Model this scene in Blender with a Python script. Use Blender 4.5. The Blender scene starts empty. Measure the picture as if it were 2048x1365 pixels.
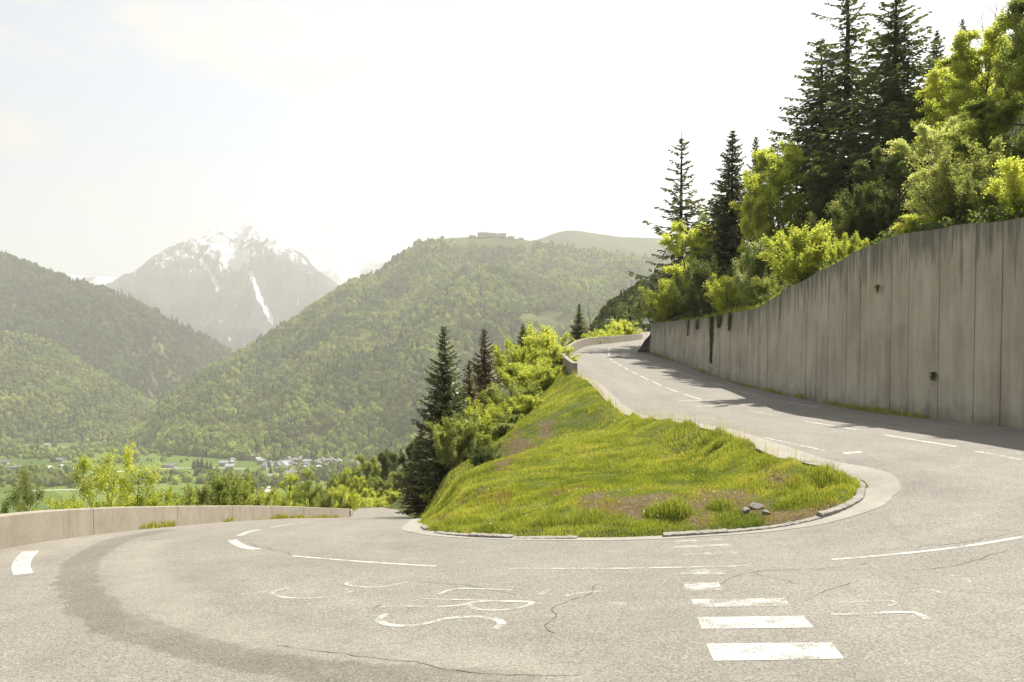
import bpy, math, random
import numpy as np
from mathutils import Vector, Matrix, kdtree
from mathutils.bvhtree import BVHTree

S = bpy.context.scene
COL = S.collection
R_ = math.radians

# ------------------------------------------------------------------ camera
F, VH = 1500.0, 790.0            # focal length and eye level, in pixels of a 2048 wide frame
cam_d = bpy.data.cameras.new('camera')
cam = bpy.data.objects.new('camera', cam_d); COL.objects.link(cam)
cam.location = (0, 0, 0); cam.rotation_euler = (R_(90), 0, 0)
cam_d.sensor_width = 36; cam_d.lens = F/2048*36
cam_d.shift_y = (VH-682.5)/2048
cam_d.clip_start = 0.05; cam_d.clip_end = 40000
S.camera = cam

# ------------------------------------------------------------------ sky, sun, exposure
SUN_EL, SUN_AZ = R_(56), R_(47)  # azimuth measured from +Y (view direction) towards +X
W = bpy.data.worlds.new('World'); S.world = W; W.use_nodes = True
wt = W.node_tree; wt.nodes.clear()
wo = wt.nodes.new('ShaderNodeOutputWorld'); wb = wt.nodes.new('ShaderNodeBackground')
sky = wt.nodes.new('ShaderNodeTexSky'); sky.sky_type = 'NISHITA'; sky.sun_disc = False
sky.sun_elevation = SUN_EL; sky.sun_rotation = SUN_AZ
sky.altitude = 900; sky.air_density = 1.0; sky.dust_density = 3.0; sky.ozone_density = 1.0
tc = wt.nodes.new('ShaderNodeTexCoord')
mp = wt.nodes.new('ShaderNodeMapping'); mp.inputs['Scale'].default_value = (1.4, 1.4, 4.2)
cn = wt.nodes.new('ShaderNodeTexNoise'); cn.inputs['Scale'].default_value = 2.9
cn.inputs['Detail'].default_value = 8; cn.inputs['Roughness'].default_value = .62
cr = wt.nodes.new('ShaderNodeValToRGB')
cr.color_ramp.elements[0].position = .47; cr.color_ramp.elements[0].color = (.3, .3, .3, 1)
cr.color_ramp.elements[1].position = .64; cr.color_ramp.elements[1].color = (1, 1, 1, 1)
cm = wt.nodes.new('ShaderNodeMix'); cm.data_type = 'RGBA'
cm.inputs['B'].default_value = (3.7, 3.6, 3.4, 1)
wb.inputs['Strength'].default_value = .058
L = wt.links.new
L(tc.outputs['Generated'], mp.inputs['Vector']); L(mp.outputs[0], cn.inputs['Vector'])
L(cn.outputs['Fac'], cr.inputs[0]); L(cr.outputs[0], cm.inputs['Factor'])
L(sky.outputs[0], cm.inputs['A']); L(cm.outputs['Result'], wb.inputs['Color'])
L(wb.outputs[0], wo.inputs[0])

sd = bpy.data.lights.new('sun', 'SUN'); sd.energy = 3.7; sd.angle = R_(.53); sd.color = (1, .945, .85)
so = bpy.data.objects.new('sun', sd); COL.objects.link(so)
sun_dir = Vector((math.sin(SUN_AZ)*math.cos(SUN_EL), math.cos(SUN_AZ)*math.cos(SUN_EL), math.sin(SUN_EL)))
so.rotation_euler = sun_dir.to_track_quat('Z', 'Y').to_euler()

S.view_settings.view_transform = 'Standard'; S.view_settings.look = 'None'
S.view_settings.gamma = 1; S.view_settings.exposure = 1.85
S.cycles.use_denoising = True
S.cycles.max_bounces = 8; S.cycles.diffuse_bounces = 5; S.cycles.glossy_bounces = 2
S.cycles.transmission_bounces = 5; S.cycles.transparent_max_bounces = 8; S.cycles.volume_bounces = 1
S.cycles.sample_clamp_indirect = 6

# ------------------------------------------------------------------ helpers
def setp(o, label=None, cat=None, group=None, kind=None):
    if label: o['label'] = label
    if cat: o['category'] = cat
    if group: o['group'] = group
    if kind: o['kind'] = kind
    return o

def px(u, v, d):
    return np.array(((u-1024)/F*d, d, (VH-v)/F*d))

def np_mesh(name, verts, faces, smooth=False):
    """faces: list of int arrays (n, k)."""
    me = bpy.data.meshes.new(name)
    verts = np.asarray(verts, dtype=np.float32)
    if isinstance(faces, np.ndarray): faces = [faces]
    faces = [np.asarray(f, dtype=np.int32) for f in faces if len(f)]
    nl = sum(f.size for f in faces); nf = sum(len(f) for f in faces)
    me.vertices.add(len(verts)); me.vertices.foreach_set('co', verts.ravel())
    me.loops.add(nl); me.polygons.add(nf)
    me.loops.foreach_set('vertex_index', np.concatenate([f.ravel() for f in faces]))
    tot = np.concatenate([np.full(len(f), f.shape[1], np.int32) for f in faces])
    st = np.concatenate(([0], np.cumsum(tot)[:-1])).astype(np.int32)
    me.polygons.foreach_set('loop_start', st)
    try: me.polygons.foreach_set('loop_total', tot)
    except Exception: pass
    me.polygons.foreach_set('use_smooth', np.full(nf, smooth, dtype=bool))
    me.update(calc_edges=True); me.validate()
    return me

def add_attr(me, name, arr):
    a = me.attributes.new(name, 'FLOAT', 'POINT')
    a.data.foreach_set('value', np.asarray(arr, dtype=np.float32))

def link(name, me, mat=None, parent=None):
    o = bpy.data.objects.new(name, me); COL.objects.link(o)
    if mat is not None and me is not None and len(me.materials) == 0: me.materials.append(mat)
    if parent is not None: o.parent = parent
    return o

def empty(name, loc):
    o = bpy.data.objects.new(name, None); COL.objects.link(o); o.location = loc
    o.empty_display_size = .2
    return o

class MB:
    """collects simple solids in one mesh"""
    def __init__(s): s.v = []; s.f = {}; s.n = 0
    def add(s, v, f):
        v = np.asarray(v, float)
        for fc in f: s.f.setdefault(len(fc), []).append([i+s.n for i in fc])
        s.v.append(v); s.n += len(v)
    def box(s, c, d, rz=0, taper=1.0):
        x, y, z = d[0]/2, d[1]/2, d[2]
        v = np.array([(-x,-y,0),(x,-y,0),(x,y,0),(-x,y,0),(-x*taper,-y*taper,z),(x*taper,-y*taper,z),(x*taper,y*taper,z),(-x*taper,y*taper,z)])
        cs, sn = math.cos(rz), math.sin(rz)
        v = np.stack((v[:,0]*cs-v[:,1]*sn, v[:,0]*sn+v[:,1]*cs, v[:,2]), 1)+np.array(c)
        s.add(v, [(0,3,2,1),(4,5,6,7),(0,1,5,4),(1,2,6,5),(2,3,7,6),(3,0,4,7)])
    def tube(s, pts, radii, k=5):
        pts = np.asarray(pts, float); n = len(pts)
        rings = []
        for i in range(n):
            t = pts[min(i+1,n-1)]-pts[max(i-1,0)]; t = t/(np.linalg.norm(t)+1e-9)
            a = np.cross(t, (0.31,0.12,1.0) if abs(t[2]) < .9 else (1,0.1,0)); a /= np.linalg.norm(a)+1e-9
            b = np.cross(t, a)
            ang = np.arange(k)*2*math.pi/k
            rings.append(pts[i]+radii[i]*(np.cos(ang)[:,None]*a+np.sin(ang)[:,None]*b))
        f = []
        for i in range(n-1):
            for j in range(k):
                f.append((i*k+j, i*k+(j+1)%k, (i+1)*k+(j+1)%k, (i+1)*k+j))
        s.add(np.concatenate(rings), f)
    def mesh(s, name, smooth=False):
        return np_mesh(name, np.concatenate(s.v), [np.array(x) for x in s.f.values()], smooth)

def hashf(ix, iy, seed):
    h = (ix.astype(np.int64)*374761393+iy.astype(np.int64)*668265263+seed*1442695041) & 0x7fffffff
    h = ((h ^ (h >> 13))*1274126177) & 0x7fffffff
    h = h ^ (h >> 16)
    return (h & 0xffff)/65535.0
def vnoise(x, y, seed=0):
    x = np.asarray(x, float); y = np.asarray(y, float)
    ix, iy = np.floor(x), np.floor(y); fx, fy = x-ix, y-iy
    fx = fx*fx*fx*(fx*(fx*6-15)+10); fy = fy*fy*fy*(fy*(fy*6-15)+10)
    a = hashf(ix, iy, seed); b = hashf(ix+1, iy, seed); c = hashf(ix, iy+1, seed); d = hashf(ix+1, iy+1, seed)
    return (a*(1-fx)+b*fx)*(1-fy)+(c*(1-fx)+d*fx)*fy*1.0
def fbm(x, y, seed=0, o=4, ridged=False):
    t = 0; amp = 1; s = 0
    for i in range(o):
        n = vnoise(x*2**i+17.3*i, y*2**i-9.1*i, seed+i)*2-1
        if ridged: n = 1-2*abs(n)
        t = t+amp*n; s += amp; amp *= .5
    return t/s
def smooth01(x, a, b):
    t = np.clip((x-a)/(b-a), 0, 1); return t*t*(3-2*t)
def catmull(P, seglen, per=None):
    """sample an array of control rows; per = metres per sample from seglen list"""
    P = np.asarray(P, float); n = len(P); out = []
    for i in range(n-1):
        p0, p1, p2, p3 = P[max(i-1,0)], P[i], P[i+1], P[min(i+2,n-1)]
        m = max(2, int(math.ceil(seglen[i]/per)))
        t = (np.arange(m)/m)[:,None]
        # centripetal-like damping of tangents by local spacing
        m1 = (p2-p0)/2; m2 = (p3-p1)/2
        dl = np.linalg.norm((p2-p1)[:3])
        for mm in (m1, m2):
            L_ = np.linalg.norm(mm[:3])
            if L_ > 1.2*dl: mm *= 1.2*dl/L_
        h = (2*t**3-3*t**2+1)*p1+(t**3-2*t**2+t)*m1+(-2*t**3+3*t**2)*p2+(t**3-t**2)*m2
        out.append(h)
    out.append(P[-1:]); return np.concatenate(out)

# ------------------------------------------------------------------ materials
def new_mat(name):
    m = bpy.data.materials.new(name); m.use_nodes = True
    nt = m.node_tree; nt.nodes.clear()
    out = nt.nodes.new('ShaderNodeOutputMaterial')
    return m, nt, out
def N(nt, t, **kw):
    n = nt.nodes.new('ShaderNode'+t)
    for k, v in kw.items():
        if k.startswith('i_'):
            key = k[2:].replace('_', ' ')
            n.inputs[key].default_value = v
        else: setattr(n, k, v)
    return n
def noise(nt, vec, scale, detail=4, rough=.55):
    n = N(nt, 'TexNoise'); n.inputs['Scale'].default_value = scale; n.inputs['Detail'].default_value = detail
    n.inputs['Roughness'].default_value = rough
    if vec is not None: nt.links.new(vec, n.inputs['Vector'])
    return n.outputs['Fac']
def ramp(nt, fac, stops):
    r = N(nt, 'ValToRGB'); e = r.color_ramp.elements
    while len(e) < len(stops): e.new(.5)
    for k, (p, c) in enumerate(stops):
        e[k].position = p; e[k].color = (*c, 1) if len(c) == 3 else c
    nt.links.new(fac, r.inputs[0]); return r.outputs[0]
def vmap(nt, fac, a, b, c=0., d=1.):
    m = N(nt, 'MapRange'); m.inputs['From Min'].default_value = a; m.inputs['From Max'].default_value = b
    m.inputs['To Min'].default_value = c; m.inputs['To Max'].default_value = d
    nt.links.new(fac, m.inputs['Value']); return m.outputs[0]
def mixc(nt, fac, A, B, blend='MIX'):
    m = N(nt, 'Mix', data_type='RGBA', blend_type=blend)
    for key, val in (('Factor', fac), ('A', A), ('B', B)):
        if isinstance(val, (tuple, float, int)):
            sock = m.inputs[key] if key == 'Factor' else m.inputs[key]
            sock.default_value = val if not isinstance(val, tuple) else (*val, 1)
        else: nt.links.new(val, m.inputs[key])
    return m.outputs['Result']
def math_(nt, op, a, b=None):
    m = N(nt, 'Math', operation=op)
    for i, v in enumerate((a, b)):
        if v is None: continue
        if isinstance(v, (int, float)): m.inputs[i].default_value = v
        else: nt.links.new(v, m.inputs[i])
    return m.outputs[0]
def attr(nt, name):
    a = N(nt, 'Attribute'); a.attribute_name = name; return a.outputs['Fac']
def pos(nt, scale=None, obj=False):
    if obj: v = N(nt, 'TexCoord').outputs['Object']
    else: v = N(nt, 'NewGeometry').outputs['Position']
    if scale is None: return v
    m = N(nt, 'Mapping'); m.inputs['Scale'].default_value = scale
    nt.links.new(v, m.inputs['Vector']); return m.outputs[0]
def principled(nt, out, col, rough=.9, bump=None, bstr=.3, bdist=.02, spec=.25):
    p = N(nt, 'BsdfPrincipled'); p.inputs['Roughness'].default_value = rough
    p.inputs['Specular IOR Level'].default_value = spec
    if isinstance(col, tuple): p.inputs['Base Color'].default_value = (*col, 1)
    else: nt.links.new(col, p.inputs['Base Color'])
    if bump is not None:
        b = N(nt, 'Bump'); b.inputs['Strength'].default_value = bstr; b.inputs['Distance'].default_value = bdist
        nt.links.new(bump, b.inputs['Height']); nt.links.new(b.outputs[0], p.inputs['Normal'])
    nt.links.new(p.outputs[0], out.inputs[0]); return p

def mat_asphalt():
    m, nt, out = new_mat('asphalt'); P = pos(nt)
    grain = noise(nt, P, 95, 3, .7); fine = noise(nt, P, 34, 3, .65); blot = noise(nt, P, .35, 5, .6); mid = noise(nt, P, 2.2, 5, .65)
    v = N(nt, 'TexVoronoi'); v.inputs['Scale'].default_value = 62; nt.links.new(P, v.inputs['Vector'])
    c = ramp(nt, grain, [(.32, (0.1089, 0.1016, 0.08813)), (.5, (0.2386, 0.2253, 0.1954)), (.68, (0.385, 0.3605, 0.3103))])
    c = mixc(nt, .55, c, ramp(nt, v.outputs['Color'], [(.1, (0.1089, 0.1024, 0.08889)), (.5, (0.2427, 0.2294, 0.1992)), (.95, (0.3933, 0.3687, 0.3141))]))
    c = mixc(nt, vmap(nt, fine, .4, .62), mixc(nt, 1.0, c, (.74, .73, .72), 'MULTIPLY'), c)
    c = mixc(nt, vmap(nt, mid, .35, .7), mixc(nt, 1.0, c, (.86, .855, .85), 'MULTIPLY'), c)
    c = mixc(nt, vmap(nt, blot, .35, .65), mixc(nt, 1.0, c, (.87, .865, .85), 'MULTIPLY'), c)
    pit = N(nt, 'TexVoronoi'); pit.inputs['Scale'].default_value = 21; nt.links.new(P, pit.inputs['Vector'])
    c = mixc(nt, math_(nt, 'MULTIPLY', vmap(nt, pit.outputs['Distance'], .1, .3, .75, 0), vmap(nt, noise(nt, P, .9, 5, .7), .42, .6)), c, (.07, .066, .06))
    # worn reddish-brown resurfaced band and dust
    wob = math_(nt, 'ADD', attr(nt, 'band'), vmap(nt, noise(nt, P, 3.0, 5, .65), .3, .7, -.28, .28))
    c = mixc(nt, vmap(nt, wob, .32, .6, 0, 1), c, mixc(nt, 1.0, c, (.75, .735, .71), 'MULTIPLY'))
    wob2 = math_(nt, 'ADD', attr(nt, 'dust'), vmap(nt, noise(nt, P, 1.3, 6, .7), .3, .7, -.35, .35))
    c = mixc(nt, vmap(nt, wob2, .35, 1.0, 0, .3), c, (.30, .27, .22))
    c = mixc(nt, math_(nt, 'MULTIPLY', attr(nt, 'tyre'), vmap(nt, noise(nt, P, .8, 4, .6), .35, .65, .15, .75)), c, mixc(nt, 1.0, c, (1.14, 1.13, 1.11), 'MULTIPLY'))
    # fine crazing
    vc = N(nt, 'TexVoronoi', feature='DISTANCE_TO_EDGE'); vc.inputs['Scale'].default_value = .55
    mpn = N(nt, 'VectorMath', operation='ADD'); wn = N(nt, 'TexNoise'); wn.inputs['Scale'].default_value = 1.2; wn.inputs['Detail'].default_value = 6
    nt.links.new(P, wn.inputs['Vector'])
    sc = N(nt, 'VectorMath', operation='SCALE'); sc.inputs['Scale'].default_value = 1.1
    nt.links.new(wn.outputs['Color'], sc.inputs[0]); nt.links.new(P, mpn.inputs[0]); nt.links.new(sc.outputs[0], mpn.inputs[1]); nt.links.new(mpn.outputs[0], vc.inputs['Vector'])
    craze = math_(nt, 'MULTIPLY', vmap(nt, vc.outputs['Distance'], .0, .011, 1, 0), vmap(nt, noise(nt, P, .25, 3), .52, .62))
    c = mixc(nt, math_(nt, 'MULTIPLY', craze, .45), c, (.07, .066, .06))
    h = math_(nt, 'ADD', math_(nt, 'MULTIPLY', v.outputs['Distance'], .8), math_(nt, 'MULTIPLY', fine, .6))
    principled(nt, out, c, .82, h, .55, .012, .3); return m

def mat_paint(name, wear, col=(.46, .445, .40)):
    m, nt, out = new_mat(name); P = pos(nt)
    a = noise(nt, P, 55, 5, .75); b = noise(nt, P, 4.0, 5, .7)
    s = math_(nt, 'ADD', math_(nt, 'MULTIPLY', a, .75), math_(nt, 'MULTIPLY', b, .5))
    fac = vmap(nt, s, wear-.06, wear+.07)
    c = mixc(nt, noise(nt, P, 9, 4), col, tuple(x*.8 for x in col))
    p = N(nt, 'BsdfPrincipled'); p.inputs['Roughness'].default_value = .75; nt.links.new(c, p.inputs['Base Color'])
    t = N(nt, 'BsdfTransparent'); mx = N(nt, 'MixShader')
    nt.links.new(fac, mx.inputs[0]); nt.links.new(t.outputs[0], mx.inputs[1]); nt.links.new(p.outputs[0], mx.inputs[2])
    nt.links.new(mx.outputs[0], out.inputs[0]); return m

def mat_concrete(name, a, b, stain=True, streak=False):
    m, nt, out = new_mat(name); P = pos(nt)
    n1 = noise(nt, P, 1.6, 7, .65); n2 = noise(nt, P, 28, 4, .7)
    c = ramp(nt, n1, [(.3, a), (.7, b)])
    c = mixc(nt, vmap(nt, n2, .35, .7), mixc(nt, 1.0, c, (.78, .77, .75), 'MULTIPLY'), c)
    if stain:
        sv = pos(nt, (1.6, 1.6, .22)); st = noise(nt, sv, 2.2, 6, .7)
        c = mixc(nt, vmap(nt, st, .55, .78, 0, .65), c, mixc(nt, 1.0, c, (.55, .5, .42), 'MULTIPLY'))
    principled(nt, out, c, .9, n2, .35, .01, .2); return m

def mat_tall_wall():
    m, nt, out = new_mat('board_marked_concrete')
    P = pos(nt); st = pos(nt, (1, 1, .09)); st2 = pos(nt, (1, 1, .12))
    n_s = noise(nt, st, 2.0, 7, .62); n_f = noise(nt, st, 11, 3, .6); n_b = noise(nt, P, .55, 5, .6); n_g = noise(nt, P, 30, 4, .7)
    c = ramp(nt, n_s, [(.2, (0.3145, 0.2803, 0.2213)), (.5, (0.4675, 0.4248, 0.3399)), (.82, (0.5863, 0.5351, 0.419))])
    c = mixc(nt, vmap(nt, n_b, .3, .7), mixc(nt, 1.0, c, (.72, .70, .67), 'MULTIPLY'), c)
    c = mixc(nt, vmap(nt, n_f, .48, .7, 0, .18), c, mixc(nt, 1.0, c, (.66, .64, .6), 'MULTIPLY'))
    c = mixc(nt, vmap(nt, n_g, .35, .7), mixc(nt, 1.0, c, (.82, .82, .8), 'MULTIPLY'), c)
    # rusty seepage
    c = mixc(nt, vmap(nt, noise(nt, st2, 1.3, 5, .65), .55, .75, 0, .5), c, (.33, .25, .16))
    # dark water runs coming down from the coping
    h = attr(nt, 'from_top')
    run = math_(nt, 'MULTIPLY', vmap(nt, noise(nt, st, 4.5, 4, .6), .42, .75), 2.2)
    run = math_(nt, 'ADD', run, .3)
    d = math_(nt, 'SUBTRACT', run, h)
    c = mixc(nt, vmap(nt, d, -.35, .9, 0, .7), c, (.07, .066, .057))
    # splash dirt at the foot
    f = attr(nt, 'from_foot')
    d2 = math_(nt, 'SUBTRACT', vmap(nt, noise(nt, P, 1.5, 5), .3, .7, .05, .75), f)
    c = mixc(nt, vmap(nt, d2, -.1, .5, 0, .55), c, (.10, .095, .075))
    hb = math_(nt, 'ADD', n_f, math_(nt, 'MULTIPLY', n_g, .5))
    principled(nt, out, c, .92, hb, .5, .02, .2); return m

def mat_leaf(name, cols, trans=.5, sat=1.0):
    m, nt, out = new_mat(name)
    P = pos(nt); oi = N(nt, 'ObjectInfo')
    n = noise(nt, P, .9, 3, .6); lf = noise(nt, P, 9, 2, .6)
    s = math_(nt, 'ADD', math_(nt, 'MULTIPLY', n, .62), math_(nt, 'MULTIPLY', lf, .38))
    s = math_(nt, 'ADD', s, vmap(nt, oi.outputs['Random'], 0, 1, -.05, .05))
    c = ramp(nt, s, [(.36, cols[0]), (.5, cols[1]), (.64, cols[2])])
    p = N(nt, 'BsdfPrincipled'); p.inputs['Roughness'].default_value = .5; p.inputs['Specular IOR Level'].default_value = .35
    nt.links.new(c, p.inputs['Base Color'])
    t = N(nt, 'BsdfTranslucent'); ct = mixc(nt, 1.0, c, (1.3, 1.38, .8), 'MULTIPLY'); nt.links.new(ct, t.inputs['Color'])
    mx = N(nt, 'MixShader'); mx.inputs[0].default_value = trans
    nt.links.new(p.outputs[0], mx.inputs[1]); nt.links.new(t.outputs[0], mx.inputs[2]); nt.links.new(mx.outputs[0], out.inputs[0])
    return m

def mat_simple(name, a, b, scale=6, rough=.9, bump=.3):
    m, nt, out = new_mat(name); P = pos(nt)
    n = noise(nt, P, scale, 5, .65)
    principled(nt, out, ramp(nt, n, [(.3, a), (.7, b)]), rough, n, bump, .02, .2); return m

def mat_ground():
    m, nt, out = new_mat('soil_and_grass'); P = pos(nt)
    n1 = noise(nt, P, .8, 6, .65); n2 = noise(nt, P, 9, 5, .7)
    g = ramp(nt, n1, [(.3, (.055, .075, .02)), (.55, (.10, .12, .03)), (.75, (.14, .14, .05))])
    g = mixc(nt, vmap(nt, n2, .35, .65), mixc(nt, 1.0, g, (.6, .58, .5), 'MULTIPLY'), g)
    d = ramp(nt, n2, [(.3, (.06, .044, .024)), (.5, (.105, .08, .045)), (.7, (.165, .135, .085))])
    w = math_(nt, 'ADD', attr(nt, 'dirt'), vmap(nt, noise(nt, P, 3, 5, .7), .3, .7, -.3, .3))
    c = mixc(nt, vmap(nt, w, .35, .6), g, d)
    principled(nt, out, c, 1.0, n2, .6, .05, .1); return m

def mat_blade():
    m, nt, out = new_mat('grass_blades'); P = pos(nt)
    hue = attr(nt, 'hue'); dry = attr(nt, 'dry')
    c = ramp(nt, hue, [(.0, (0.1465, 0.1992, 0.046)), (.45, (0.3052, 0.3514, 0.07187)), (.8, (0.4395, 0.451, 0.115)), (1., (0.5738, 0.5155, 0.2731))])
    c = mixc(nt, dry, c, (.31, .225, .10))
    p = N(nt, 'BsdfDiffuse'); nt.links.new(c, p.inputs['Color'])
    t = N(nt, 'BsdfTranslucent'); nt.links.new(mixc(nt, 1.0, c, (1.35, 1.25, .6), 'MULTIPLY'), t.inputs['Color'])
    mx = N(nt, 'MixShader'); mx.inputs[0].default_value = .45
    nt.links.new(p.outputs[0], mx.inputs[1]); nt.links.new(t.outputs[0], mx.inputs[2]); nt.links.new(mx.outputs[0], out.inputs[0]); return m

def mat_forest(name, cols, scale=.008):
    m, nt, out = new_mat(name); P = pos(nt); oi = N(nt, 'ObjectInfo')
    n = noise(nt, P, scale, 5, .6)
    s = math_(nt, 'ADD', math_(nt, 'MULTIPLY', vmap(nt, n, .33, .67, 0, 1), .6), math_(nt, 'MULTIPLY', oi.outputs['Random'], .4))
    c = ramp(nt, s, [(.3, cols[0]), (.5, cols[1]), (.75, cols[2])])
    c = mixc(nt, vmap(nt, noise(nt, P, .0055, 4, .6), .52, .66, 0, .55), c, (.17, .135, .07))
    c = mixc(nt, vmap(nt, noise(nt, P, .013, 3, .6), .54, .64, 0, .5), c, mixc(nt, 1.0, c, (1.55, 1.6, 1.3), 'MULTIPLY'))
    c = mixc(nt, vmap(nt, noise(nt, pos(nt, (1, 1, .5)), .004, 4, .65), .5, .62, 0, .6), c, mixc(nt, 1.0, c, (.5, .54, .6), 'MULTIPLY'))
    lf = noise(nt, P, .9, 4, .75)
    c = mixc(nt, vmap(nt, lf, .35, .65), mixc(nt, 1.0, c, (.66, .7, .66), 'MULTIPLY'), c)
    p = N(nt, 'BsdfDiffuse'); nt.links.new(c, p.inputs['Color'])
    t = N(nt, 'BsdfTranslucent'); nt.links.new(mixc(nt, 1.0, c, (1.3, 1.3, .6), 'MULTIPLY'), t.inputs['Color'])
    mx = N(nt, 'MixShader'); mx.inputs[0].default_value = .3
    b = N(nt, 'Bump'); b.inputs['Strength'].default_value = 1; b.inputs['Distance'].default_value = 1.5
    nt.links.new(lf, b.inputs['Height']); nt.links.new(b.outputs[0], p.inputs['Normal'])
    nt.links.new(p.outputs[0], mx.inputs[1]); nt.links.new(t.outputs[0], mx.inputs[2]); nt.links.new(mx.outputs[0], out.inputs[0]); return m

M = {}
M['asphalt'] = mat_asphalt()
M['paint'] = mat_paint('road_paint', .555); M['paint_worn'] = mat_paint('worn_road_paint', .61); M['paint_faint'] = mat_paint('faint_road_paint', .655)
M['crack'] = mat_simple('crack_filling', (.06, .056, .05), (.14, .13, .115), 20)
M['gutter'] = mat_concrete('pale_concrete', (0.2614, 0.2455, 0.2138), (0.3326, 0.3128, 0.2732), False)
M['kerb'] = mat_concrete('weathered_kerb', (0.2072, 0.1916, 0.1709), (0.3419, 0.3211, 0.285))
M['parapet'] = mat_concrete('ochre_concrete', (0.253, 0.225, 0.1769), (0.3399, 0.3083, 0.254))
M['tall'] = mat_tall_wall()
M['ground'] = mat_ground(); M['blade'] = mat_blade()
M['bark'] = mat_simple('grey_brown_bark', (.045, .036, .027), (.12, .10, .08), 14)
M['bark_dark'] = mat_simple('dark_bark', (.02, .017, .013), (.06, .05, .04), 14)
M['rock'] = mat_simple('grey_rock', (.12, .115, .105), (.27, .26, .24), 5)
M['lime'] = mat_leaf('lime_leaves', [(0.2664, 0.2911, 0.0627), (0.4208, 0.4396, 0.09405), (0.6031, 0.5702, 0.1505)], .62)
M['yellow'] = mat_leaf('yellow_green_leaves', [(0.3396, 0.3687, 0.07986), (0.4963, 0.511, 0.1162), (0.6532, 0.6145, 0.2033)], .62)
M['green'] = mat_leaf('mid_green_leaves', [(0.1581, 0.1938, 0.0528), (0.2731, 0.3021, 0.0792), (0.4169, 0.4104, 0.1188)], .52)
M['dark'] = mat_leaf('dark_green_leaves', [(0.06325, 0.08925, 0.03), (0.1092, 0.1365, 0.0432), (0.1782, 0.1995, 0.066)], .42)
M['olive'] = mat_leaf('olive_leaves', [(0.1733, 0.1925, 0.06655), (0.2714, 0.286, 0.0968), (0.3927, 0.3905, 0.1452)], .5)
M['pale'] = mat_leaf('pale_leaves', [(0.33, 0.3549, 0.1452), (0.5088, 0.5195, 0.2376), (0.7425, 0.697, 0.4092)], .52)
M['white'] = mat_leaf('blossom_leaves', [(.10, .15, .03), (.22, .25, .08), (.62, .60, .48)], .45)
M['needle'] = mat_leaf('dark_needles', [(0.06205, 0.08023, 0.03297), (0.1138, 0.1351, 0.05128), (0.2172, 0.2196, 0.07326)], .25)
M['needle_grey'] = mat_leaf('grey_needles', [(0.06591, 0.07909, 0.04833), (0.1099, 0.123, 0.0747), (0.1867, 0.1867, 0.1099)], .3)
M['needle_brown'] = mat_leaf('brownish_needles', [(0.08788, 0.0725, 0.03955), (0.1494, 0.1208, 0.06152), (0.2417, 0.1867, 0.09887)], .3)

# ------------------------------------------------------------------ the road: left/inner edge and right/outer edge
LE = [(26.6,150,12.6),(20.8,128,10.3),(18.8,108,8.06),(12.4,90,6.24),(7.6,78,5.0),(4.3,60,2.72),(4.4,52,1.46),(5.0,44,.72),(5.3,32.5,-.76),
      (6.3,25.4,-.97),(6.8,21.7,-1.14),(6.98,17,-1.45),(7.4,16.2,-1.53),(7.57,15.1,-1.6),(7.36,14.3,-1.75),(7.07,13.9,-1.85),(6.33,13.1,-1.98),
      (5.2,12.7,-2.2),(4.0,12.85,-2.38),(2.3,13.08,-2.52),(1.13,13.4,-2.6),(-.23,14.1,-2.72),(-1.24,15,-2.85),(-1.97,16.1,-2.98),(-2.57,17.6,-3.15),
      (-3.07,22,-3.8),(-4,30,-5.0),(-5.6,42,-6.9),(-7.8,56,-9.0),(-12.7,85,-13.1),(-19,110,-16.5)]
RE = [(35,150,12.8),(28.5,127,10.4),(26,105,8.2),(18,85,5.9),(13.5,74,4.2),(14.2,62,2.5),(14.05,54,1.5),(13.96,44,.44),(13.76,31,-.52),
      (13.7,26,-.75),(13.65,20,-.91),(13.9,15,-1.05),(14,12,-1.15),(13.6,8.5,-1.25),(12,5,-1.35),(10.5,3,-1.45),(8,1,-1.55),
      (5.5,-.2,-1.6),(3.3,-1,-1.65),(1,-1.5,-1.7),(-1.5,-1.4,-1.8),(-4.2,-.3,-2.0),(-7,2.2,-2.25),(-9,6,-2.5),(-9.9,11,-2.8),
      (-10.1,16.5,-3.2),(-11.2,27,-4.65),(-12,40,-6.6),(-12.3,56,-9.15),(-18,84,-13.2),(-25,108,-16.5)]
LE = np.array(LE); RE = np.array(RE)
seg = np.maximum(np.linalg.norm(np.diff(LE, axis=0), axis=1), np.linalg.norm(np.diff(RE, axis=0), axis=1))
GW = np.array([.3,.3,.3,.3,.3,.3,.35,.4,.5,.5,.55,.8,.9,1.0,.8,.7,.5,.3,.14,.1,.1,.1,.15,.25,.5,.35,.3,.3,.3,.3,.3])   # gutter width at each station
SP = catmull(np.concatenate((LE, RE, GW[:,None], np.arange(len(LE))[:,None]), 1), seg, .25)
Ls, Rs, Gs, Is = SP[:, :3], SP[:, 3:6], SP[:, 6], SP[:, 7]
NA, NC = len(SP), 56
tt = np.linspace(0, 1, NC)**1.0
road_v = Ls[:,None,:]*(1-tt)[None,:,None]+Rs[:,None,:]*tt[None,:,None]
ii = (np.arange(NA-1)[:,None]*NC+np.arange(NC-1)[None,:]).ravel()
road_f = np.stack((ii, ii+1, ii+NC+1, ii+NC), 1)
rv = road_v.reshape(-1, 3)
rv[:,2] += (fbm(rv[:,0]*.5, rv[:,1]*.5, 3, 3))*.012
BV_ROAD = BVHTree.FromPolygons([tuple(p) for p in rv], [tuple(int(i) for i in f) for f in road_f])
def hit(bv, u, v):
    d = Vector(((u-1024)/F, 1, (VH-v)/F)).normalized()
    loc, n, i, t = bv.ray_cast(Vector((0,0,0)), d)
    return None if loc is None else np.array(loc)
def hits(bv, q):
    r = [hit(bv, *p) for p in q]
    return np.array([p[:2] for p in r if p is not None])
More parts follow.
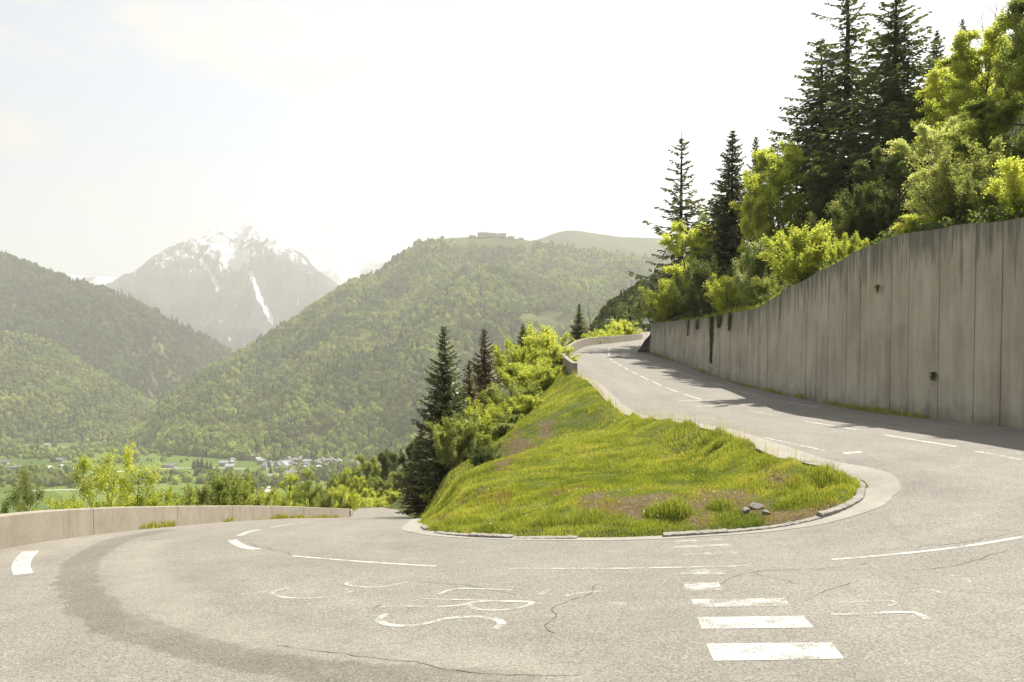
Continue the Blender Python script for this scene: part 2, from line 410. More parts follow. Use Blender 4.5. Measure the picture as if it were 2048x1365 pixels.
def drop(bv, x, y, z0=60):
    loc, n, i, t = bv.ray_cast(Vector((x, y, z0)), Vector((0,0,-1)))
    return None if loc is None else loc[2]
def poly_dist(P, line):
    best = np.full(len(P), 1e9)
    for a, b in zip(line[:-1], line[1:]):
        ab = b-a; t = np.clip(((P-a)@ab)/(ab@ab+1e-9), 0, 1)
        best = np.minimum(best, np.linalg.norm(P-(a+t[:,None]*ab), axis=1))
    return best

# dark worn band and dust, where they lie on the asphalt
bl = hits(BV_ROAD, [(330,1062),(235,1080),(165,1120),(150,1165),(195,1225),(300,1275),(450,1318),(640,1350),(800,1359),(1000,1364)])
bd = poly_dist(rv[:,:2], np.array(bl)); band = 1-smooth01(bd, .2, .33)
dl = hits(BV_ROAD, [(300,1085),(270,1110),(300,1190),(400,1245),(560,1280),(800,1300),(1100,1350)])
dust = .8*(1-smooth01(poly_dist(rv[:,:2], np.array(dl)), .1, .9))
dl2 = hits(BV_ROAD, [(10,1120),(60,1085),(160,1072),(330,1056),(520,1042)])
dust = np.maximum(dust, .8*(1-smooth01(poly_dist(rv[:,:2], np.array(dl2)), .1, .8)))
across = np.tile(tt, NA); wid = np.repeat(np.linalg.norm(Rs-Ls, axis=1), NC)
dust = np.maximum(dust, .75*(1-smooth01((1-across)*wid, 0, .8)))
dust = np.maximum(dust, .5*(1-smooth01(across*wid, 0, .5)))
tyre = np.zeros(len(rv))
for q in (.17, .36, .63, .82): tyre = np.maximum(tyre, np.exp(-(((across-q)*wid)/.42)**2))
road_me = np_mesh('road', rv, road_f, True)
add_attr(road_me, 'band', band); add_attr(road_me, 'dust', dust); add_attr(road_me, 'tyre', tyre)
road = setp(link('road', road_me, M['asphalt']), 'worn grey asphalt mountain road bending through a hairpin', 'road', kind='structure')

def snap(pts, lift):
    out = []
    for x, y in pts:
        z = drop(BV_ROAD, x, y)
        out.append((x, y, (z if z is not None else -2)+lift))
    return np.array(out)
def resample(pts, step):
    pts = np.asarray(pts, float); d = np.concatenate(([0], np.cumsum(np.linalg.norm(np.diff(pts, axis=0), axis=1))))
    n = max(2, int(d[-1]/step)+1); s = np.linspace(0, d[-1], n)
    return np.stack([np.interp(s, d, pts[:,k]) for k in range(pts.shape[1])], 1)
def smooth_line(pts, k=8):
    pts = np.asarray(pts, float)
    if len(pts) < 3: return pts
    return catmull(pts, np.full(len(pts)-1, float(k)), 1.0)
rng = np.random.default_rng(5)
def road_line(img, width, mat, name='lane_line', lift=.004, jitter=0., taper=False):
    pts = [hit(BV_ROAD, *q) for q in smooth_line(img)]
    pts = np.array([p[:2] for p in pts if p is not None])
    if len(pts) < 2: return
    pts = resample(pts, .12 if np.linalg.norm(pts[0]) < 30 else .4)
    if jitter: pts = pts+rng.normal(0, jitter, pts.shape)
    t = np.gradient(pts, axis=0); t /= np.linalg.norm(t, axis=1)[:,None]+1e-9
    nrm = np.stack((-t[:,1], t[:,0]), 1)
    w = np.full(len(pts), width/2)
    if jitter: w = w*rng.uniform(.35, 1.2, len(pts))
    if taper: w = w*np.clip(np.minimum(np.arange(len(pts)), np.arange(len(pts))[::-1])/3, .1, 1)
    a = snap(pts+nrm*w[:,None], lift); b = snap(pts-nrm*w[:,None], lift)
    v = np.concatenate((a, b)); n = len(a); i = np.arange(n-1)
    return link(name, np_mesh(name, v, np.stack((i, i+n, i+n+1, i+1), 1)), mat, road)
def road_quad(img, mat, name, lift=.004):
    c = np.array([hit(BV_ROAD, *q)[:2] for q in img])
    n = 10; s = np.linspace(0, 1, n)
    g = (c[0][None,None]*(1-s)[:,None,None]+c[1][None,None]*s[:,None,None])*(1-s)[None,:,None]+(c[3][None,None]*(1-s)[:,None,None]+c[2][None,None]*s[:,None,None])*s[None,:,None]
    v = snap(g.reshape(-1, 2), lift); i = (np.arange(n-1)[:,None]*n+np.arange(n-1)[None,:]).ravel()
    return link(name, np_mesh(name, v, np.stack((i, i+n, i+n+1, i+1), 1)), mat, road)
def c7(*p): return [(400+x*.415, 1040+y*.415) for x, y in p]
def c8(*p): return [(1250+x*.3896, 840+y*.3896) for x, y in p]
def c3(*p): return [(1100+x*.293, 560+y*.293) for x, y in p]
# pedestrian crossing
for q, mt in ((c8((415,1150),(1060,1145),(1125,1228),(455,1240)), 'paint'), (c8((370,1015),(915,1008),(970,1068),(395,1075)), 'paint'),
              (c8((340,922),(815,918),(855,958),(355,962)), 'paint_worn'), (c8((300,838),(480,836),(500,876),(310,878)), 'paint_worn'),
              (c8((280,768),(500,770),(520,795),(288,795)), 'paint_faint'), (c8((290,688),(560,676),(575,690),(300,700)), 'paint_faint'),
              (c8((250,650),(530,636),(545,648),(258,660)), 'paint_faint'), (c8((250,622),(500,612),(508,620),(255,630)), 'paint_faint')):
    road_quad(q, M[mt], 'crossing_stripe')
road_quad(c8((1115,168),(1205,162),(1225,168),(1130,177)), M['paint'], 'road_mark')
# centre line and edge lines of the bend
for q, w, mt in ((c7((445,175),(790,203),(1135,225)), .09, 'paint'), ([(1018,1138),(1250,1137.5),(1503,1132)], .09, 'paint_worn'),
                 (c8((1060,719),(1400,690),(1750,650),(2040,602)), .1, 'paint'), (c7((155,97),(172,112),(215,132),(275,143)), .2, 'paint'),
                 (c7((190,77),(235,58),(290,48)), .16, 'paint'), (c7((340,38),(390,29),(450,20)), .13, 'paint'), (c7((475,16),(520,11),(570,8)), .12, 'paint'),
                 (c7((600,4),(680,0)), .12, 'paint_worn'), ([(155,1072),(205,1064),(255,1058)], .1, 'paint_worn'),
                 ([(62,1103),(47,1120),(42,1135),(48,1149)], .27, 'paint')):
    road_line(q, w, M[mt])
for a, b in (((400,490),(405,520)),((408,538),(425,550)),((435,557),(455,570)),((468,577),(495,592)),((510,600),(540,618)),((560,627),(600,647)),((620,657),(672,683)),
             ((697,693),(757,722)),((790,735),(875,767)),((915,780),(1030,817))):
    road_line(c3(a, b), .13, M['paint'])
for a, b in (((640,540),(665,552)),((712,570),(752,583)),((812,603),(865,623)),((935,648),(1005,668)),((1090,698),(1185,725)),((1305,765),(1440,797)),((1625,838),(1845,870))):
    road_line(c3(a, b), .12, M['paint'])
for q, mt in ((c8((920,8),(1190,52)), 'paint'), (c8((1335,78),(1700,138)), 'paint'), (c8((1790,160),(2040,208)), 'paint_worn'), (c3((1355,890),(1560,930)), 'paint_worn'),
              (c3((540,828),(650,868)), 'paint_faint'), (c3((860,930),(1100,980)), 'paint_faint'), (c3((1450,1075),(1870,1165)), 'paint_worn'),
              (c3((400,490),(410,465),(450,445)), 'paint_worn'), (c3((505,530),(505,490),(530,465),(600,450)), 'paint_worn'), (c3((535,520),(540,485),(570,465)), 'paint_worn')):
    road_line(q, .11, M[mt])
# words and letters brushed on the road
for q, w, mt in ((c3((878,826),(1235,820)), .16, 'paint'), (c3((1005,863),(1200,860),(1380,855)), .18, 'paint'), (c3((1060,840),(1150,850),(1250,866)), .12, 'paint_worn'),
                 (c3((1150,840),(1240,857)), .1, 'paint_worn'), (c3((1060,834),(1130,842),(1210,850),(1140,868)), .1, 'paint_worn')):
    road_line(q, w, M[mt], 'painted_letter')
for q, w, mt in ((c7((905,455),(860,478),(880,500),(960,513),(1060,509),(1120,493),(1210,474),(1310,468),(1400,475),(1452,491),(1450,508),(1415,530)),   .095, 'paint_worn'),
                 (c7((985,415),(1130,422),(1260,412),(1320,398),(1450,393),(1600,398),(1560,420),(1480,434),(1380,437),(1310,425),(1300,405),(1330,396)), .07, 'paint_worn'),
                 (c7((1070,382),(1310,388),(1600,399)), .06, 'paint_worn'), (c7((1150,360),(1225,334),(1330,333),(1500,340)), .06, 'paint_worn'), (c7((1680,335),(1640,362)), .09, 'paint_worn'),
                 (c7((430,328),(350,350),(385,371),(500,380),(640,370),(735,345)), .07, 'paint_worn'), (c7((200,362),(280,352),(350,346)), .06, 'paint_worn'),
                 (c7((750,300),(700,308),(750,322),(880,325),(1000,300)), .06, 'paint_worn'), (c7((1760,370),(1860,350),(1960,345)), .09, 'paint_faint'), (c7((1980,400),(2050,410)), .12, 'paint_faint'),
                 (c8((1060,1002),(1250,996),(1478,990),(1555,1028)), .075, 'paint_worn'), (c8((1250,996),(1285,1016)), .08, 'paint_worn'),
                 (c8((1110,940),(1370,930),(1388,945),(1350,957)), .06, 'paint_faint'), (c8((1670,800),(1740,810),(1765,835)), .06, 'paint_faint'), (c8((1570,870),(1625,890)), .06, 'paint_faint'),
                 ([(760,1215),(880,1213),(960,1210)], .06, 'paint_faint')):
    road_line(q, w, M[mt], 'painted_letter')
# cracks
for q in (c7((1935,307),(1885,325),(1895,350),(1830,375),(1730,410),(1690,425),(1725,460),(1690,490),(1660,520),(1720,550)),
          c7((370,605),(550,630),(860,670),(1060,690),(1190,720),(1400,745),(1640,750),(1840,752)),
          c8((490,842),(560,805),(640,783),(860,770),(1100,760),(1240,735)), c8((1000,890),(1050,870),(1160,835)), c8((640,783),(800,820),(900,845)),
          c8((1460,770),(1600,765),(1760,735),(1900,690),(1960,675)), c8((1290,670),(1450,655),(1700,635),(1900,605),(2020,575)),
          c8((300,852),(420,850),(490,842)), c7((1070,300),(1310,320),(1430,345),(1530,362)), c7((240,110),(280,130),(400,155),(445,172)), c7((860,410),(830,440))):
    dense = resample(np.array(q), 9); dense[1:-1] += rng.normal(0, 1.3, dense[1:-1].shape)*np.array((1.6, .55))
    road_line(list(map(tuple, dense)), .011, M['crack'], 'crack', .0045, .010)

# ------------------------------------------------------------------ ground around it (thin plate surface through known heights)
t2 = np.gradient(Ls[:,:2], axis=0); t2 /= np.linalg.norm(t2, axis=1)[:,None]
inn = Ls[:,:2]-Rs[:,:2]; inn /= np.linalg.norm(inn, axis=1)[:,None]
Gp = Ls.copy(); Gp[:,:2] = Ls[:,:2]+inn*Gs[:,None]          # outer edge of grass
crest = [px(872,992,20), px(915,962,24), px(952,938,28), px(1000,890,34), px(1050,838,40), px(1100,792,47)]
ctrl = list(LE)+list(RE)+[tuple(c) for c in crest]
ctrl += [tuple(px(*q)) for q in ((1200,985,16.5),(1350,960,17.5),(1500,965,16),(1300,900,23),(1180,860,32),(1450,905,21.5),(1130,920,24),(1050,1000,18))]
ctrl += [(-16,16.5,-7),(-22,17,-11),(-30,20,-17),(-17,30,-9.5),(-24,32,-14.5),(-17,45,-12),(-26,47,-17),(-20,62,-15.5),(-32,64,-22),(-60,60,-42),(-60,20,-36),(-45,100,-36),
         (-8,110,-11),(4,110,0),(-2,92,-5),(10,140,4),(-10,150,-18),(-30,150,-32),(0,-8,-2.0),(15,-10,-1.2),(-16,-8,-5.5),(-18,6,-6.5),(30,-10,-1),(30,60,2),(40,120,8),
         (-100,300,-75),(-60,210,-50),(-150,500,-116),(-300,300,-110),(-200,120,-85),(-250,0,-95),(0,300,-55),(0,600,-120),(70,300,0),(150,600,-60),(-600,300,-153),(-600,900,-160),(-200,900,-157),(200,1000,-150),(-700,0,-150)]
ctrl = np.array(ctrl, float)
def tps_fit(C, lam=1e-4):
    n = len(C); X = C[:,:2]/50
    r = np.linalg.norm(X[:,None]-X[None], axis=2); K = np.where(r > 0, r*r*np.log(r+1e-12), 0)+lam*np.eye(n)
    Pm = np.concatenate((np.ones((n,1)), X), 1)
    A = np.zeros((n+3, n+3)); A[:n,:n] = K; A[:n,n:] = Pm; A[n:,:n] = Pm.T
    return X, np.linalg.solve(A, np.concatenate((C[:,2], np.zeros(3))))
TX, TW = tps_fit(ctrl)
def tps(x, y):
    x = np.asarray(x, float).ravel()/50; y = np.asarray(y, float).ravel()/50; out = np.empty(len(x))
    for i in range(0, len(x), 20000):
        q = np.stack((x[i:i+20000], y[i:i+20000]), 1)
        r = np.linalg.norm(q[:,None]-TX[None], axis=2)
        out[i:i+20000] = np.where(r > 0, r*r*np.log(r+1e-12), 0)@TW[:-3]+TW[-3]+q@TW[-2:]
    return out
def lines(*parts):
    return np.unique(np.round(np.concatenate([np.arange(*p) for p in parts]), 3))
gx = lines((-900,-100,50),(-100,-40,6),(-40,-14,1.2),(-14,9,.3),(9,45,1.5)); gy = lines((-30,9,1.5),(9,62,.3),(62,170,1.5),(170,320,8),(320,1100,60))
GX, GY = np.meshgrid(gx, gy); gxf, gyf = GX.ravel(), GY.ravel()
gz = tps(gxf, gyf)
near = (gyf < 70) & (gyf > 8) & (np.abs(gxf) < 14)
gz = gz+np.where(near, fbm(gxf*.9, gyf*.9, 11, 4)*.07, 0)+np.where(near & (gxf < 3), fbm(gxf*.6+4, gyf*.6, 21, 4)*.16*smooth01(3-gxf, 0, 3), 0)
kd = kdtree.KDTree(len(rv))
for i, p in enumerate(rv): kd.insert((p[0], p[1], 0), i)
kd.balance()
gkd = kdtree.KDTree(NA)
for i, p in enumerate(Gp): gkd.insert((p[0], p[1], 0), i)
gkd.balance()
# keep the ground under the asphalt and gutter, meet it at the edge
cand = np.where((gyf > -12) & (gyf < 165) & (gxf > -40) & (gxf < 45))[0]
for i in cand:
    co, j, dd = kd.find((gxf[i], gyf[i], 0)); rz = rv[j][2]
    c2, j2, dg = gkd.find((gxf[i], gyf[i], 0))
    w = Gs[j2]
    if dd < .34: gz[i] = min(gz[i], rz-.14)
    elif dg < w+.3 and dd < w+.1: gz[i] = min(gz[i], rz-.10)
    elif dd < w+1.3: 
        k = (dd-w-.1)/1.2; gz[i] = gz[i]*k+(rz+.07)*(1-k)
gz = np.maximum(gz, -154)
nx, ny = len(gx), len(gy)
i0 = (np.arange(ny-1)[:,None]*nx+np.arange(nx-1)[None,:]).ravel()
gf = np.stack((i0, i0+1, i0+nx+1, i0+nx), 1)
gvv = np.stack((gxf, gyf, gz), 1)
BV_G = BVHTree.FromPolygons([tuple(p) for p in gvv], [tuple(int(k) for k in f) for f in gf])
dirt = np.zeros(len(gvv))
for (u, v, ru, rz_) in ((1300,1005,130,.6),(1440,1000,90,.5),(1160,1000,60,.4),(1260,1022,95,.5),(1210,1016,60,.5),(1470,1006,55,.5),(1515,1020,45,.7),(1580,1035,50,.5),(1560,950,30,.4),(1050,905,40,1.5),(1010,925,35,1.2),(965,985,40,.7),(1000,1000,30,.5),
                        (1030,885,35,1.6),(880,1045,40,.5),(1130,985,40,.4),(1330,1000,50,.4),(1400,1045,60,.35),(905,1010,30,.6),(1640,1035,60,.3),(1090,860,20,1.5)):
    h_ = hit(BV_G, u, v)
    if h_ is None: continue
    rx = ru/F*h_[1]
    q = np.sqrt(((gxf-h_[0])/rx)**2+((gyf-h_[1])/(rz_*1.6))**2)
    q = q+1.0*fbm(gxf*1.7+u, gyf*1.7, 19, 4)
    dirt = np.maximum(dirt, 1.0*(1-smooth01(q, .05, 1.3)))
g_me = np_mesh('ground', gvv, gf, True); add_attr(g_me, 'dirt', dirt)
setp(link('ground', g_me, M['ground']), 'grassy bank and hillside soil around the hairpin road', 'ground', kind='structure')

# gutter strip round the grass island
sel = np.where((Is > 5.9) & (Is < 26.5))[0]
a = Ls[sel].copy(); b = Gp[sel].copy()
wob = fbm(np.arange(len(sel))*.18, np.zeros(len(sel)), 8, 3)*.07*np.clip(Gs[sel]/.4, .2, 1)
a[:,:2] -= inn[sel]*(wob+.05)[:,None]; a[:,2] += .006; b[:,2] += .008; b[:,:2] += inn[sel]*.12
for k in range(len(a)):
    z = drop(BV_ROAD, *a[k][:2])
    if z is not None: a[k][2] = z+.006
mid_ = (a+b)/2
vv = np.concatenate((a, mid_, b)); n = len(sel); i = np.arange(n-1)
gut = link('gutter', np_mesh('gutter', vv, np.concatenate((np.stack((i, i+1, i+n+1, i+n), 1), np.stack((i+n, i+n+1, i+2*n+1, i+2*n), 1)))), M['gutter'])
setp(gut, 'pale concrete gutter strip round the grass island', 'gutter', kind='structure')

# ------------------------------------------------------------------ kerb stones
KS = np.where((Is > 13.6) & (Is < 23.8))[0]
kp = resample(Gp[KS], .05)
d_along = np.arange(len(kp))*.05
s_ = 0; rk = random.Random(4); first = None; n_k = 0
while s_ < d_along[-1]-.4:
    ln = rk.uniform(.7, 1.7); e = min(s_+ln, d_along[-1])
    i0_, i1_ = int(s_/.05), int(e/.05)+1
    if i1_-i0_ > 6 and rk.random() > .07:
        pts = kp[i0_:i1_]
        t_ = np.gradient(pts[:,:2], axis=0); t_ /= np.linalg.norm(t_, axis=1)[:,None]
        nn_ = np.stack((-t_[:,1], t_[:,0]), 1)
        cen = np.array([3, 17.]); flip = np.sign(((cen-pts[:,:2])*nn_).sum(1)); nn_ *= flip[:,None]
        tilt = rk.uniform(-.02, .03); hh = rk.uniform(.02, .05)
        prof = [(-.0, -.1), (-.0, hh*.72), (.03, hh), (.13, hh+.01), (.15, hh-.02), (.15, -.1)]
        vs = []
        for k, p in enumerate(pts):
            jit = rk.uniform(-.012, .012)
            for (o_, z_) in prof: vs.append((p[0]+nn_[k,0]*(o_+jit), p[1]+nn_[k,1]*(o_+jit), p[2]+.01+z_+(tilt*k/len(pts) if z_ > 0 else 0)+rk.uniform(-.008, .008)))
        m_ = len(prof); fs = []
        for k in range(len(pts)-1):
            for j in range(m_-1): fs.append((k*m_+j, k*m_+j+1, (k+1)*m_+j+1, (k+1)*m_+j))
        mb = MB(); mb.add(np.array(vs), fs+[tuple(range(m_)), tuple(range((len(pts)-1)*m_, len(pts)*m_))[::-1]])
        c0 = pts[len(pts)//2]
        ko = link('kerb_stone', mb.mesh('kerb_stone'), M['kerb'])
        u_ = c0[0]/c0[1]
        where = ('at its rounded right end' if u_ > .42 else 'along its front right, by the crossing' if u_ > .2 else 'along the middle of its front edge' if u_ > .02 else 'round its front left corner')
        setp(ko, f'weathered grey kerb stone edging the grass island {where}', 'kerb stone', 'kerb stones round the grass island '+where)
        n_k += 1
    s_ = e+.005

# ------------------------------------------------------------------ walls
def low_wall(line, h, thick, side, label, name='parapet_wall', joint=5.0, h_end=None):
    """line: ground polyline, the wall grows to the given side of it"""
    P = resample(np.asarray(line), .3); n = len(P)
    t_ = np.gradient(P[:,:2], axis=0); t_ /= np.linalg.norm(t_, axis=1)[:,None]
    nn_ = np.stack((-t_[:,1], t_[:,0]), 1)*side
    s = np.arange(n)*np.linalg.norm(P[1]-P[0])
    mb = MB(); per = max(3, int(joint/np.linalg.norm(P[1]-P[0])))
    i = 0
    while i < n-2:
        j = min(i+per, n-1)
        if n-1-j < 3: j = n-1
        vs = []
        for k in range(i, j+1):
            p = P[k].copy()
            if k == i: p[:2] += t_[k]*.014
            if k == j: p[:2] -= t_[k]*.014
            hh = h if h_end is None else h+(h_end-h)*k/n
            for o_, z_ in ((.0, -.5), (.03, hh-.03), (.055, hh), (thick-.03, hh), (thick, hh-.03), (thick+.02, -.8)):
                o2 = o_
                vs.append((p[0]+nn_[k,0]*o2, p[1]+nn_[k,1]*o2, p[2]+z_))
        m_ = 6; c = j-i+1; fs = []
        for k in range(c-1):
            for q in range(m_-1): fs.append((k*m_+q, k*m_+q+1, (k+1)*m_+q+1, (k+1)*m_+q))
        fs += [tuple(range(m_)), tuple(range((c-1)*m_, c*m_))[::-1]]
        mb.add(np.array(vs), fs); i = j
    o = link(name, mb.mesh(name), M['parapet']); setp(o, label, 'wall'); return o
def edge(arr, i0, i1): return arr[(Is >= i0) & (Is <= i1)]
low_wall(edge(Rs, 21.5, 28.12), .66, .3, 1, 'low ochre concrete parapet wall curving round the outside of the hairpin', joint=6.5)
low_wall(edge(Rs, 28.2, 30), .5, .3, 1, 'short far stretch of low wall beside the descending lower road')
low_wall(edge(Ls, .3, 6.15), .82, .35, -1, 'low concrete parapet wall along the upper road bend above the bushes', joint=8)

# tall retaining wall
wy = np.array([2, 10, 20, 23.4, 25.5, 28, 30.5, 33.6, 38.7, 42, 44.5, 49, 56, 74.])
wtop = np.array([4.3, 4.4, 4.76, 5.27, 5.58, 5.82, 5.8, 5.64, 5.42, 5.08, 5.05, 5.35, 5.7, 7.1])
order = np.argsort(RE[3:16,1]); 
_wx_y = np.array([2, 5, 10, 15, 20, 26, 31, 44, 54, 62, 74]); _wx = np.array([14.9, 14.7, 14.45, 14.1, 13.85, 13.9, 13.96, 14.16, 14.25, 14.4, 13.75])
def wall_x(y): return np.interp(y, _wx_y, _wx)
def wall_foot(y): return np.interp(y, [0, 10, 20, 26, 31, 44, 54, 62, 74], [-1.3, -1.2, -.91, -.75, -.52, .44, 1.5, 2.5, 4.2])
cols = []; y = 74.0; rw = random.Random(7); last = 74
ys = list(np.arange(2, 74.01, .5))
joints = []; yy = 3.0
while yy < 73: joints.append(yy); yy += rw.choice([1.25, 2.5, 2.5, 1.9])
cl = [(q, 0.) for q in ys if min(abs(q-j) for j in joints) > .1]
for j in joints: cl += [(j-.03, 0.), (j-.014, .05), (j+.014, .05), (j+.03, 0.)]
cl.sort(); wv = []; ft = []; ff = []
for (q, r) in cl:
    x = float(wall_x(q)); zt = float(np.interp(q, wy, wtop))+.03*math.sin(q*1.7); zf = float(wall_foot(q))-.6
    bat = .12+.3*float(smooth01(q, 70, 74))
    for k, s in enumerate((0, .12, .3, .55, .8, 1)):
        wv.append((x+r-bat*s, q, zt+(zf-zt)*s)); ft.append((zt-zf)*s); ff.append((zt-zf)*(1-s)-.6)
    wv.append((x+.5, q, zt)); ft.append(0); ff.append(4)
    wv.append((x+.5, q, zf)); ft.append(5); ff.append(0)
m_ = 8; nc = len(cl); wf = []
for k in range(nc-1):
    for j in range(m_): wf.append((k*m_+j, k*m_+(j+1) % m_, (k+1)*m_+(j+1) % m_, (k+1)*m_+j))
w_me = np_mesh('retaining_wall', np.array(wv), [np.array(wf), np.array([list(range(m_)), list(range((nc-1)*m_, nc*m_))[::-1]])])
add_attr(w_me, 'from_top', ft); add_attr(w_me, 'from_foot', ff)
setp(link('retaining_wall', w_me, M['tall']), 'tall stained concrete retaining wall with vertical joints along the road', 'wall')

# ------------------------------------------------------------------ wooded slope above the wall
sx_y = np.array([-6, 2, 74, 80, 85, 105, 127, 150, 190]); sx_x = np.array([15.2, 15.2, 14.2, 17.5, 20.5, 28, 30.5, 37, 52])
sz_z = np.array([4.3, 4.3, 7.0, 6.3, 6.6, 9, 11.2, 13.5, 18])
def slope_z(x, y):
    x = np.asarray(x, float); y = np.asarray(y, float)
    x0 = np.where(y < 74, wall_x(np.clip(y, 2, 74))+.45, np.interp(y, sx_y, sx_x))
    z0 = np.where(y < 74, np.interp(y, wy, wtop), np.interp(y, sx_y, sz_z))
    t = x-x0
    z = z0-.08+.1*np.clip(t, 0, 1.4)+.8*np.clip(t-1.4, 0, 1e9)
    return z+fbm(x*.12, y*.12, 31, 4)*1.5*np.clip((t-1)/8, 0, 1)
sy = np.concatenate((np.arange(-6, 80, .9), np.arange(80, 191, 2.5))); st_ = np.concatenate((np.arange(0, 6, .5), np.arange(6, 30, 1.5), np.arange(30, 121, 5)))
SY, ST = np.meshgrid(sy, st_, indexing='ij')
SX = np.where(SY < 74, wall_x(np.clip(SY, 2, 74))+.45, np.interp(SY, sx_y, sx_x))+ST
SZ = slope_z(SX, SY)
sv = np.stack((SX.ravel(), SY.ravel(), SZ.ravel()), 1); k_ = len(st_)
i0 = (np.arange(len(sy)-1)[:,None]*k_+np.arange(k_-1)[None,:]).ravel()
m, nt, out = new_mat('leaf_litter_slope'); P = pos(nt); n1 = noise(nt, P, .5, 6, .65); n2 = noise(nt, P, 7, 5, .7)
c = ramp(nt, n1, [(.3, (.04, .038, .02)), (.55, (.06, .068, .022)), (.75, (.09, .10, .03))])
principled(nt, out, mixc(nt, vmap(nt, n2, .35, .65), mixc(nt, 1.0, c, (.5, .48, .45), 'MULTIPLY'), c), 1.0, n2, .6, .1, .1); M['slope'] = m
setp(link('hillside', np_mesh('hillside', sv, np.stack((i0, i0+k_, i0+k_+1, i0+1), 1), True), M['slope']), 'steep wooded hillside above the retaining wall', 'hillside', kind='structure')
# cutting below the slope past the wall end
cy = np.arange(73.5, 190, 2.); cv = []
for q in cy:
    xs = float(np.interp(q, sx_y, sx_x)) if q >= 74 else float(wall_x(q))+.45
    zs = float(slope_z(xs, q)); rx_ = xs-2.0
    for s in np.linspace(0, 1, 6): cv.append((xs-2.6*s+.5*float(fbm(q*.5, s*3, 5, 3)), q, zs+(-4.2)*s))
i0 = (np.arange(len(cy)-1)[:,None]*6+np.arange(5)[None,:]).ravel()
setp(link('terrain', np_mesh('terrain', np.array(cv), np.stack((i0, i0+1, i0+7, i0+6), 1), False), M['rock']), 'rocky cutting beside the far upper road', 'cutting', kind='structure')

def ground_z(x, y):
    x0 = float(wall_x(np.clip(y, 2, 74))+.45) if y < 74 else float(np.interp(y, sx_y, sx_x))
    if x > x0-.05: return float(slope_z(x, y))
    z = drop(BV_G, x, y, 80); return -150. if z is None else z

# ------------------------------------------------------------------ plants
def leaves_mesh(P, size, seed, up=.35, asp=.62):
    r = np.random.default_rng(seed); n = len(P)
    nrm = r.normal(size=(n, 3)); nrm[:,2] = np.abs(nrm[:,2])+up; nrm /= np.linalg.norm(nrm, axis=1)[:,None]
    a = np.cross(nrm, r.normal(size=(n, 3))); a /= np.linalg.norm(a, axis=1)[:,None]+1e-9
    b = np.cross(nrm, a); s = size*r.uniform(.55, 1.3, n)[:,None]
    fold = nrm*s*.18
    v = np.stack((P-a*s*.5, P+b*s*.5*asp+fold, P+a*s*.55, P-b*s*.5*asp+fold), 1).reshape(-1, 3)
    return v, np.arange(4*n).reshape(n, 4)

def rot_dir(d, ang, rnd):
    """tilt direction d by ang in a random azimuth"""
    d = d/np.linalg.norm(d); a = np.cross(d, rnd.normal(size=3)); a /= np.linalg.norm(a)+1e-9
    return d*math.cos(ang)+a*math.sin(ang)

def branch_pts(p, d, ln, rnd, n=5, grav=.0, wob=.12):
    pts = [p]; d = d/np.linalg.norm(d)
    for _ in range(n):
        d = d+rnd.normal(0, wob, 3)+np.array((0, 0, grav)); d /= np.linalg.norm(d)
        pts.append(pts[-1]+d*ln/n)
    return np.array(pts)

def gen_bush(seed, h=3.5, r=1.7, stems=16, n_leaf=8000, leaf=.11, spread=.75, gap=.0, k_side=9):
    rnd = np.random.default_rng(seed); wood = MB(); anchors = []
    for s in range(stems):
        az = rnd.uniform(0, 2*math.pi); tilt = rnd.uniform(.05, 1)*spread
        base = np.array((math.cos(az), math.sin(az), 0))*rnd.uniform(0, .12)*r
        d = np.array((math.cos(az)*math.sin(tilt), math.sin(az)*math.sin(tilt), math.cos(tilt)))
        ln = h*rnd.uniform(.72, 1.0)/max(.55, math.cos(tilt*.8))
        ln = min(ln, r/max(.05, math.sin(tilt))*1.1) if math.sin(tilt)*ln > r else ln
        pts = branch_pts(base-d*.15, d, ln, rnd, 7, .015, .07)
        wood.tube(pts, np.linspace(.035, .008, 8)*h/3.5, 4)
        for q in range(k_side):
            f = rnd.uniform(.22, 1.0); i = min(int(f*7), 6); p = pts[i]+(pts[i+1]-pts[i])*(f*7-i)
            dd = rot_dir(pts[i+1]-pts[i], rnd.uniform(.5, 1.15), rnd); dd[2] += .15
            tw = branch_pts(p, dd, rnd.uniform(.12, .30)*h*(1.15-.6*f), rnd, 4, .02, .2)
            wood.tube(tw, np.linspace(.010, .004, 5)*h/3.5, 3)
            anchors.append(tw)
        anchors.append(pts[3:])
    A = []
    wts = np.array([np.linalg.norm(np.diff(a, axis=0), axis=1).sum() for a in anchors]); wts *= rnd.uniform(.4, 1.4, len(wts)); wts /= wts.sum()
    cnt = rnd.multinomial(n_leaf, wts)
    for a, c in zip(anchors, cnt):
        f = rnd.uniform(0, len(a)-1.001, c); i = f.astype(int)
        A.append(a[i]+(a[i+1]-a[i])*(f-i)[:,None])
    A = np.concatenate(A); A += rnd.normal(0, .026*h, A.shape); A = A[A[:,2] > .05*h]
    v, f = leaves_mesh(A, leaf, seed)
    return wood.mesh('stems', True), np_mesh('foliage', v, f)

